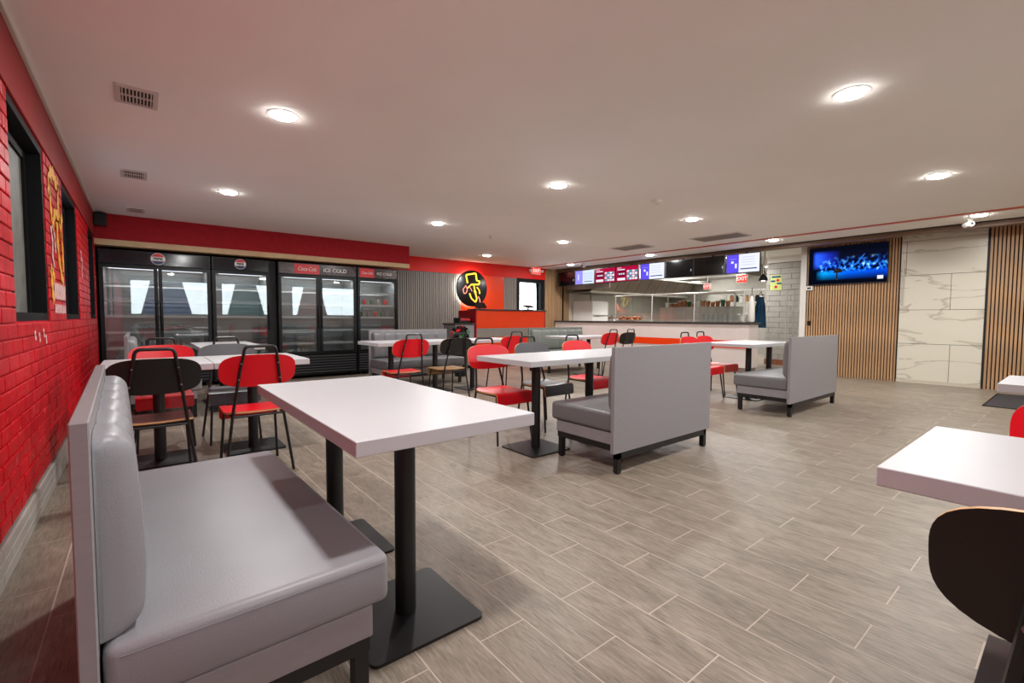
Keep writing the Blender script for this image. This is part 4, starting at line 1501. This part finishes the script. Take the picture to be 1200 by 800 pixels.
# ================================================================== SERVICE COUNTER
CX0 = 9.57
t = thing('service_counter', 'long white service counter with an orange stripe and dark top', 'counter', (CX0, 0, 0))
MB().box(0, 0.42, 4.3, 9.91, 0.10, 0.99, 0, 0.003, 1).obj('front', 'counter_front', t)
MB().box(-0.03, 0.47, 4.27, 9.915, 0.992, 1.035, 0, 0.004, 1).obj('worktop', 'counter_top', t)
MB().box(0.03, 0.40, 4.33, 9.91, 0.0, 0.10).obj('kick_board', 'vent_grey', t)
MB().box(-0.012, 0.0, 4.3, 7.9, 0.50, 0.655).obj('orange_stripe', 'orange_red_gloss', t)
MB().box(-0.010, 0.0, 7.9, 9.91, 0.63, 0.655).obj('thin_orange_line', 'orange_red_gloss', t)
# sneeze guard
t = thing('sneeze_guard', 'clear glass guard with steel posts along the service counter', 'glass guard', (CX0 + 0.1, 0, 1.036))
for (a, b) in ((4.45, 5.55), (5.55, 6.65), (6.65, 7.75)):
    MB().box(0.0, 0.008, a + 0.02, b - 0.02, 0.05, 0.62).obj('glass', 'clear_glass', t)
for y in (4.45, 5.55, 6.65, 7.75):
    MB().tube([(0.004, y, 0.0), (0.004, y, 0.64)], 0.014, 8).obj('post', 'stainless', t, True)
MB().tube([(0.004, 4.45, 0.645), (0.004, 7.75, 0.645)], 0.012, 8).obj('top_rail', 'stainless', t, True)

# ================================================================== MENU SCREENS
SX = 9.5
SZ0, SZ1 = 2.03, 2.425


def menu_screen(label, y0, y1, kind):
    """screen facing the dining room (-x); y1 > y0, the viewer's left is y1"""
    w = (y1 - y0)
    t = thing('menu_screen', label, 'screen', (SX, (y0 + y1) / 2, SZ0), 0, 'menu screens over the counter')
    h = SZ1 - SZ0
    b = MB().box(-0.0, 0.05, -w / 2 + 0.004, w / 2 - 0.004, 0, h, 0, 0.004, 1).obj('bezel', 'black_plastic', t)
    br = MB()
    br.box(0.05, 0.085, -0.08, 0.08, h / 2 - 0.06, h / 2 + 0.06)
    br.box(0.085, 0.155, -0.02, 0.02, h / 2 - 0.02, h / 2 + 0.02)
    br.box(0.155, 0.185, -0.02, 0.02, h / 2 - 0.02, 0.45)
    br.obj('wall_bracket', 'black_frame', t)
    W, H = w - 0.03, h - 0.03

    def q(mname, u0, u1, v0, v1, d, name='picture'):
        # u from the viewer's left, v from the bottom
        ya = W / 2 - u1 * W; yb_ = W / 2 - u0 * W
        MB().box(-0.001 - d, -0.0002, ya, yb_, 0.015 + v0 * H, 0.015 + v1 * H).obj(name, mname, b)
    if kind == 'off':
        q('screen_off', 0, 1, 0, 1, 0.001)
        q('scr_pale', 0.93, 0.95, 0.30, 0.42, 0.0018, 'status_mark')
    elif kind == 'lilac':
        q('scr_lilac', 0, 0.40, 0, 1, 0.001); q('scr_pale', 0.40, 1, 0, 1, 0.001)
        q('scr_ink', 0.48, 0.92, 0.14, 0.19, 0.002, 'text_bar')
        q('scr_pale', 0.14, 0.2, 0.3, 0.75, 0.002, 'emblem')
        for k in range(3):
            q('scr_lilac', 0.46, 0.9, 0.75 - 0.18 * k, 0.77 - 0.18 * k, 0.002, 'text_bar')
    elif kind == 'purple':
        q('scr_purple', 0, 0.38, 0, 1, 0.001); q('scr_white', 0.38, 1, 0, 1, 0.001)
        q('scr_ink', 0.43, 0.93, 0.16, 0.22, 0.002, 'text_bar')
        q('scr_white', 0.14, 0.22, 0.52, 0.64, 0.002, 'emblem')
        q('scr_white', 0.26, 0.32, 0.25, 0.5, 0.002, 'emblem')
        q('scr_lilac', 0.1, 0.3, 0.74, 0.77, 0.002, 'text_bar')
        for k in range(4):
            q('scr_lilac', 0.46, 0.86, 0.82 - 0.14 * k, 0.835 - 0.14 * k, 0.002, 'text_bar')
    else:
        q('scr_red', 0, 1, 0, 1, 0.001)
        q('scr_dark_red', 0.08, 0.42, 0.3, 0.72, 0.0018)
        q('scr_white', 0.06, 0.4, 0.76, 0.82, 0.002, 'text_bar')
        q('scr_white', 0.06, 0.42, 0.06, 0.22, 0.002, 'text_bar')
        rn = random.Random(5)
        for r in range(4):
            for c in range(4):
                mname = ['scr_white', 'scr_teal', 'scr_pale', 'scr_teal'][(r * 2 + c + rn.randint(0, 1)) % 4]
                q(mname, 0.5 + 0.12 * c, 0.6 + 0.12 * c, 0.08 + 0.17 * r, 0.21 + 0.17 * r, 0.002, 'dish_tile')
        for k in range(3):
            q('scr_pale', 0.12 + 0.1 * k, 0.19 + 0.1 * k, 0.45, 0.55, 0.0025, 'dish_tile')
        q('scr_white', 0.05, 0.25, 0.9, 0.93, 0.002, 'text_bar')
    return t


menu_screen('dark switched-off menu screen at the far oak corner', 9.06, 9.74, 'off')
menu_screen('pale lilac and white menu screen beside the far dark screen', 8.34, 9.05, 'lilac')
menu_screen('red menu screen with dish tiles, beside the lilac one', 7.635, 8.335, 'red')
menu_screen('red menu screen with dish tiles, beside the purple one', 6.93, 7.63, 'red')
menu_screen('purple and white menu screen between the red and the dark screens', 6.21, 6.89, 'purple')
menu_screen('dark switched-off menu screen right of the middle purple one', 5.5, 6.19, 'off')
menu_screen('dark switched-off menu screen left of the last purple one', 4.79, 5.49, 'off')
menu_screen('large purple and white menu screen at the near end of the row', 4.09, 4.77, 'purple')

# ================================================================== TELEVISION ON THE SLATS
t = thing('wall_television', 'flat television showing a blue night harbour on the wood slats', 'television', (XR - 0.014, 2.935, 1.775))
w, h = 1.27, 0.725
MB().box(-0.05, -0.012, -w / 2, w / 2, 0, h, 0, 0.004, 1).obj('bezel', 'black_plastic', t)
MB().box(-0.012, 0.0, -0.25, 0.25, h / 2 - 0.2, h / 2 + 0.2).obj('wall_mount', 'black_frame', t)
me = bpy.data.meshes.new('picture')
ya, yb2, za, zb = -w / 2 + 0.01, w / 2 - 0.01, 0.012, h - 0.01
me.from_pydata([(-0.0512, yb2, za), (-0.0512, ya, za), (-0.0512, ya, zb), (-0.0512, yb2, zb)], [], [(0, 1, 2, 3)])
uvl = me.uv_layers.new(name='UVMap')
for i, c in enumerate(((0, 0), (1, 0), (1, 1), (0, 1))):
    uvl.data[i].uv = c
me.materials.append(MATS['night_harbour_picture'])
pic = link('picture', me, t)
# tree silhouette, stadium wing and channel mark that belong to the picture
def tvq(mname, u0, u1, v0, v1, name):
    MB().box(-0.053, -0.0515, yb2 - u1 * (yb2 - ya), yb2 - u0 * (yb2 - ya), za + v0 * (zb - za), za + v1 * (zb - za)).obj(name, mname, pic)
tvq('scr_white', 0.885, 0.955, 0.08, 0.17, 'channel_mark')
m = MB()
pts = [(0.33, 0.3), (0.37, 0.3), (0.375, 0.1), (0.395, 0.1), (0.395, 0.3), (0.45, 0.3), (0.455, 0.37), (0.41, 0.42), (0.36, 0.41)]
m.prism([Vector((-0.0515, yb2 - u * (yb2 - ya), za + v * (zb - za))) for u, v in pts], (-0.001, 0, 0)).obj('tree_silhouette', 'screen_off', pic)
m = MB()
pts = [(0.5, 0.5), (0.62, 0.52), (0.72, 0.76), (0.73, 0.76), (0.7, 0.66), (0.62, 0.47)]
emis('scr_tv_blue', (40, 110, 220), 0.9)
m.prism([Vector((-0.0515, yb2 - u * (yb2 - ya), za + v * (zb - za))) for u, v in pts], (-0.001, 0, 0)).obj('roof_line', 'scr_tv_blue', pic)

t = thing('wall_box', 'small white wall box with a cable below the television corner', 'thermostat', (XR - 0.013, 3.555, 1.68))
MB().box(-0.035, 0.0, -0.06, 0.06, 0.0, 0.085, 0, 0.004, 1).obj('body', 'white_plastic', t)
MB().box(-0.037, -0.035, -0.03, 0.03, 0.03, 0.06).obj('display', 'screen_off', t)
MB().tube([(-0.015, 0.0, 0.0), (-0.014, 0.004, -0.3), (-0.014, 0.0, -0.62)], 0.005, 6).obj('cable', 'black_frame', t)
t = thing('wall_socket', 'small dark socket on the wood slats below the white wall box', 'socket', (XR - 0.013, 3.545, 0.98))
MB().box(-0.014, 0.0, -0.03, 0.03, 0.0, 0.09, 0, 0.003, 1).obj('plate', 'black_frame', t)
MB().box(-0.016, -0.014, -0.018, 0.018, 0.02, 0.07).obj('socket_face', 'black_plastic', t)

# floor mat
rr = round_rect(8.42, 9.98, -0.6, 0.81, 0.02, 3)
t = thing('floor_mat', 'black door mat on the floor before the slatted wall', 'mat', (0, 0, 0))
MB().prism([Vector((a, b, 0.0005)) for a, b in rr], (0, 0, 0.008)).obj('pile', 'rubber_mat', t)
m = MB()
for a, b, c, d in ((8.40, 10.0, 0.81, 0.83), (8.40, 10.0, -0.62, -0.6), (8.40, 8.42, -0.6, 0.81), (9.98, 10.0, -0.6, 0.81)):
    m.box(a, b, c, d, 0.0005, 0.006)
m.obj('rubber_border', 'black_frame', t)

# ================================================================== KITCHEN
t = thing('extractor_hood', 'long stainless extractor hood with brown filters in the kitchen', 'hood', (0, 0, 0))
MB().box(10.1, 15.2, 8.28, 8.32, 2.28, 2.59).obj('canopy', 'stainless', t)
MB().box(10.1, 15.2, 8.32, 9.95, 2.55, 2.59).obj('canopy_roof', 'stainless_dark', t)
MB().box(10.1, 10.13, 8.32, 9.95, 1.95, 2.55).obj('end_panel', 'stainless', t)
MB().box(10.1, 15.2, 8.98, 9.06, 1.84, 1.90, 0, 0.01, 2).obj('grease_gutter', 'stainless', t)
MB().box(10.1, 15.2, 9.06, 9.95, 1.86, 1.88).obj('gutter_shelf', 'stainless_dark', t)
for k in range(10):
    a = 10.14 + 0.505 * k
    fo = MB().prism([Vector((a, 9.0, 1.90)), Vector((a, 8.6, 2.52)), Vector((a, 8.62, 2.54)), Vector((a, 9.02, 1.92))], (0.49, 0, 0)).obj('filter', 'filter_brown', t)
    m = MB()
    for q in range(8):
        x = a + 0.03 + 0.057 * q
        m.prism([Vector((x, 8.992, 1.90)), Vector((x, 8.592, 2.52)), Vector((x, 8.6, 2.52)), Vector((x, 9.0, 1.90))], (0.028, 0, 0))
    m.obj('baffles', 'stainless_dark', fo)
for k in range(4):
    MB().box(10.6 + k * 1.2, 11.0 + k * 1.2, 8.42, 8.55, 2.40, 2.43, 0, 0.01, 1).obj('hood_lamp', 'hood_glow', t)
for k in range(6):
    a = 11.2 + k * 0.7
    tag(MB().box(a, a + 0.69, YB - 0.03, YB - 0.001, 0.9, 1.85, 0, 0.002, 1).obj('steel_backsplash', 'stainless'), 'stainless backsplash sheet %s along the kitchen side wall' % ['first', 'second', 'third', 'fourth', 'fifth', 'sixth'][k], 'backsplash', 'steel backsplash sheets')

for k in range(4):
    a = 11.25 + k * 0.8
    t = thing('deep_fryer', 'stainless deep fryer under the hood, %s from the oak corner' % ['first', 'second', 'third', 'fourth'][k], 'fryer', (a + 0.38, 9.45, 0), 0, 'fryers under the hood')
    MB().box(-0.38, 0.38, -0.4, 0.4, 0.1, 1.0, 0, 0.005, 1).obj('body', 'stainless', t)
    MB().box(-0.36, 0.36, 0.36, 0.4, 1.0, 1.2).obj('back_riser', 'stainless', t)
    MB().box(-0.33, 0.33, -0.42, -0.4, 0.15, 0.75, 0, 0.003, 1).obj('door', 'stainless_dark', t)
    for sx in (-1, 1):
        MB().lathe([(0.02, 0), (0.02, 0.1)], (sx * 0.33, -0.33, 0), 8).obj('leg', 'steel_bolt', t)
    if k < 2:
        b = MB()
        b.box(-0.3, 0.3, -0.3, 0.25, 1.0, 1.015); b.box(-0.3, 0.3, -0.3, -0.285, 1.015, 1.10); b.box(-0.3, 0.3, 0.235, 0.25, 1.015, 1.10)
        b.box(-0.3, -0.285, -0.285, 0.235, 1.015, 1.10); b.box(0.285, 0.3, -0.285, 0.235, 1.015, 1.10)
        bo = b.obj('basket', 'shelf_wire', t)
        MB().tube([(0, -0.3, 1.08), (0, -0.52, 1.14)], 0.012, 8).obj('basket_handle', 'black_plastic', bo)
        f = MB()
        rn = random.Random(k)
        for q in range(26):
            c = (rn.uniform(-0.24, 0.24), rn.uniform(-0.24, 0.2), 1.05 + rn.uniform(0, 0.07))
            f.lathe([(0.01, -0.03), (0.045, -0.012), (0.05, 0.012), (0.012, 0.032)], c, 7)
        fo = f.obj('fried_pieces', 'fried_food', t, True)
        fo['kind'] = 'stuff'

t = thing('white_cold_cabinet', 'white upright cabinet in the kitchen corner beside the oak boards', 'cabinet', (10.72, 9.55, 0))
MB().box(-0.36, 0.36, -0.36, 0.39, 0.08, 1.62, 0, 0.01, 2).obj('body', 'white_paint', t)
MB().box(-0.35, 0.35, -0.385, -0.36, 1.2, 1.6, 0, 0.006, 1).obj('upper_door', 'white_plastic', t)
MB().box(-0.35, 0.35, -0.385, -0.36, 0.12, 1.17, 0, 0.006, 1).obj('lower_door', 'white_plastic', t)
MB().box(-0.3, 0.3, -0.41, -0.385, 1.175, 1.195).obj('handle', 'stainless_dark', t)
MB().box(-0.34, 0.34, -0.34, 0.37, 0, 0.08).obj('plinth', 'black_frame', t)

# steel pass behind the counter
t = thing('steel_pass', 'stainless pass-through station standing behind the service counter', 'station', (10.75, 0, 0))
MB().box(0, 0.6, 5.25, 7.15, 0.1, 1.38, 0, 0.004, 1).obj('body', 'stainless', t)
for k in range(5):
    MB().box(-0.008, 0.0, 5.27 + 0.374 * k, 5.27 + 0.374 * k + 0.366, 1.02, 1.36, 0, 0.002, 1).obj('front_sheet', 'stainless', t)
MB().box(-0.02, 0.62, 5.23, 7.17, 1.381, 1.40).obj('top_ledge', 'stainless', t)
for y in (5.3, 6.2, 7.1):
    MB().tube([(0.3, y, 1.4), (0.3, y, 1.72)], 0.014, 8).obj('upright', 'stainless', t)
MB().box(0.1, 0.55, 5.25, 7.15, 1.72, 1.74).obj('heat_shelf', 'stainless', t)
for y in (5.3, 7.1):
    for x in (0.06, 0.54):
        MB().lathe([(0.025, 0), (0.025, 0.1)], (x, y, 0), 8).obj('leg', 'steel_bolt', t)
rn = random.Random(11)
for k in range(14):
    y = 5.4 + k * 0.125
    hh = rn.uniform(0.09, 0.17)
    t = thing('food_tub', 'small food tub on the steel pass, %s from the near end' % ['first', 'second', 'third', 'fourth', 'fifth', 'sixth', 'seventh', 'eighth', 'ninth', 'tenth', 'eleventh', 'twelfth', 'thirteenth', 'fourteenth'][k], 'tub', (10.9, y, 1.402), 0, 'tubs on the steel pass')
    c = ['carton_brown', 'white_plastic', 'carton_brown', 'green_leaf', 'fried_food'][rn.randint(0, 4)]
    MB().lathe([(0.042, 0), (0.055, hh)], n=14).obj('cup', c, t, True)
    MB().lathe([(0.058, hh), (0.058, hh + 0.012)], n=14).obj('lid', 'white_plastic', t)

# work table with trays at the counter's back
t = thing('prep_table', 'low steel prep table behind the far half of the counter', 'table', (10.75, 8.1, 0))
MB().box(0, 0.6, -0.8, 0.8, 0.95, 0.99, 0, 0.004, 1).obj('tabletop', 'stainless', t)
MB().box(0.04, 0.56, -0.76, 0.76, 0.25, 0.28).obj('lower_shelf', 'stainless', t)
for x in (0.05, 0.55):
    for y in (-0.75, 0.75):
        MB().lathe([(0.02, 0), (0.02, 0.95)], (x, y, 0), 8).obj('leg', 'stainless', t)
t = thing('food_tray', 'steel tray of golden fried pieces behind the far counter', 'tray', (10.95, 8.25, 0.992))
m = MB()
m.box(-0.15, 0.15, -0.4, 0.4, 0, 0.01); m.box(-0.15, -0.14, -0.4, 0.4, 0.01, 0.08); m.box(0.14, 0.15, -0.4, 0.4, 0.01, 0.08)
m.box(-0.14, 0.14, -0.4, -0.39, 0.01, 0.08); m.box(-0.14, 0.14, 0.39, 0.4, 0.01, 0.08)
m.obj('pan', 'stainless', t)
f = MB()
rn = random.Random(4)
for q in range(40):
    f.lathe([(0.01, -0.03), (0.04, -0.012), (0.045, 0.012), (0.012, 0.032)], (rn.uniform(-0.1, 0.1), rn.uniform(-0.35, 0.35), 0.05 + rn.uniform(0, 0.1)), 7)
fo = f.obj('fried_pieces', 'fried_food', t, True); fo['kind'] = 'stuff'

# open shelving at the right of the kitchen
t = thing('kitchen_shelf', 'steel wire shelf unit with jars in the kitchen behind the counter end', 'shelf', (12.6, 5.75, 0))
for x in (0, 0.45):
    for y in (-0.55, 0.55):
        MB().tube([(x, y, 0), (x, y, 1.9)], 0.014, 8).obj('post', 'stainless', t)
for z in (0.9, 1.25, 1.55, 1.88):
    m = MB()
    for q in range(7):
        m.box(q * 0.073, q * 0.073 + 0.012, -0.55, 0.55, z, z + 0.012)
    m.obj('shelf', 'shelf_wire', t)
for k in range(8):
    tt = thing('kitchen_jar', 'small kitchen jar on the wire shelf, %s along the middle board' % ['first', 'second', 'third', 'fourth', 'fifth', 'sixth', 'seventh', 'eighth'][k], 'jar', (12.75, 5.27 + 0.135 * k, 1.563), 0, 'jars on the kitchen shelf')
    MB().lathe([(0.045, 0), (0.05, 0.02), (0.05, 0.14), (0.035, 0.16)], n=14).obj('body', ['carton_brown', 'white_plastic', 'black_plastic', 'fried_food'][k % 4], tt, True)
    MB().lathe([(0.038, 0.16), (0.038, 0.18)], n=14).obj('lid', 'black_plastic', tt)

# kitchen soffit duct and second exit sign
t = thing('duct_box', 'grey ceiling duct box above the counter end of the kitchen', 'duct', (11.9, 5.9, 0))
MB().box(0.3, 1.4, -0.3, 1.9, 2.25, 2.58, 0, 0.005, 1).obj('casing', 'stainless_dark', t)
MB().box(0.28, 0.3, -0.3, 1.9, 2.22, 2.27).obj('flange', 'stainless', t)
exit_sign('red EXIT sign hanging in the kitchen below the last menu screen', (11.2, 5.22, 2.06), '-x', 0.26, 0.2, False, 0.44)

exit_sign('small red EXIT sign farther back under the kitchen duct', (12.15, 6.6, 1.99), '-x', 0.2, 0.16, False, 0.20)
CUP = ['first', 'second', 'third', 'fourth', 'fifth', 'sixth', 'seventh']
for k in range(7):
    t = thing('cup_stack', 'upright stack of clear cups on the counter, %s from the near end' % CUP[k], 'cups', (9.86, 4.82 + 0.105 * k, 1.036), 0, 'cup stacks on the service counter')
    pr = []
    for q in range(6):
        pr += [(0.033, 0.028 * q + 0.002), (0.04, 0.028 * q + 0.026), (0.043, 0.028 * q + 0.028)]
    MB().lathe([(0.028, 0.0)] + pr, n=14).obj('cups', 'cup_plastic', t, True)
    MB().lathe([(0.045, 0.168), (0.045, 0.173)], n=14).obj('lid', 'white_plastic', t)
t = thing('napkin_dispenser', 'steel napkin dispenser at the near end of the counter', 'dispenser', (9.88, 4.58, 1.036))
MB().box(-0.07, 0.07, -0.08, 0.08, 0, 0.17, 0, 0.008, 2).obj('case', 'stainless', t)
MB().box(-0.073, -0.07, -0.05, 0.05, 0.03, 0.14).obj('napkins', 'white_paint', t)

# poster, rack, apron and towel in the passage
t = thing('hygiene_poster', 'yellow green poster with blue bars and red dots on the tiled wall', 'poster', (PX - 0.012, 4.78, 1.80))
pb = MB().box(-0.004, 0.0, -0.13, 0.13, 0.0, 0.36).obj('sheet', 'poster_paper', t)
for (a, b, c, d) in ((-0.1, 0.1, 0.3, 0.34), (0.02, 0.12, 0.2, 0.24), (-0.12, -0.02, 0.14, 0.18)):
    MB().box(-0.006, -0.004, a, b, c, d).obj('blue_bar', 'teal_cloth', pb)
for (a, b) in ((-0.04, 0.24), (0.0, 0.08)):
    MB().lathe([(0.035, -0.0065), (0.035, -0.004)], (0, a, b), 14, 0, 'x').obj('red_dot', 'logo_red', pb)
t = thing('wire_rack', 'tall thin steel rack frame before the tiled passage wall', 'rack', (11.0, 4.0, 0))
for y in (-0.09, 0.16):
    MB().tube([(0, y, 0), (0, y, 1.77)], 0.011, 8).obj('post', 'stainless', t)
    MB().tube([(0.4, y, 0), (0.4, y, 1.77)], 0.011, 8).obj('post', 'stainless', t)
for z in (0.25, 0.75, 1.27, 1.76):
    m = MB().box(0, 0.4, -0.09, 0.16, z, z + 0.012)
    m.obj('shelf', 'stainless', t)
t = thing('hanging_apron', 'dark teal apron hanging by the tiled passage', 'apron', (11.3, 4.83, 0.9))
m = MB()
pts = []
N_ = 16
for zi, z in enumerate((0.0, 0.25, 0.5, 0.72)):
    row = []
    for k in range(N_ + 1):
        u = -1 + 2 * k / N_
        wd = (0.14, 0.13, 0.11, 0.06)[zi]
        row.append((0.02 * math.sin(u * 9 + zi), u * wd, z))
    pts.append(row)
for off in (0, 0.012):
    vv = [[m.bm.verts.new((p[0] + off, p[1], p[2])) for p in row] for row in pts]
    for a, b in zip(vv, vv[1:]):
        for k in range(N_):
            m.bm.faces.new((a[k], a[k + 1], b[k + 1], b[k]))
m.obj('cloth', 'teal_cloth', t, True)
MB().tube(rounded([(0.006, -0.05, 0.7), (0.006, 0, 0.86), (0.006, 0.05, 0.7)], 0.03, 4), 0.006, 6).obj('neck_strap', 'black_frame', t)
MB().tube([(0.006, 0, 0.84), (0.006, 0, 1.66)], 0.006, 6).obj('hanging_rail', 'stainless', t)
t = thing('towel_roll', 'white paper towel roll hanging at the end of the counter', 'towel', (9.93, 4.42, 1.036))
MB().lathe([(0.05, 0.0), (0.07, 0.05), (0.06, 0.3), (0.035, 0.5), (0.02, 0.55)], n=14).obj('paper', 'white_paint', t, True)
MB().lathe([(0.012, 0.55), (0.012, 0.72)], n=8).obj('rod', 'stainless_dark', t)
MB().lathe([(0.08, -0.0), (0.08, 0.012)], n=14).obj('stand_plate', 'black_plastic', t)
t = thing('pendant_heat_lamp', 'small dark heat lamp on an arm beside the last menu screen', 'lamp', (10.1, 4.28, 1.9))
MB().lathe([(0.09, 0.0), (0.075, 0.06), (0.03, 0.12), (0.012, 0.14)], n=18).obj('shade', 'black_frame', t, True)
MB().tube(rounded([(0, 0, 0.13), (0.02, 0, 0.4), (0.08, 0.0, 0.69)], 0.05, 4), 0.009, 8).obj('arm', 'stainless_dark', t)
MB().lathe([(0.03, -0.012), (0.035, 0.02), (0.01, 0.05)], n=12).obj('bulb', 'kitchen_glow', t, True)
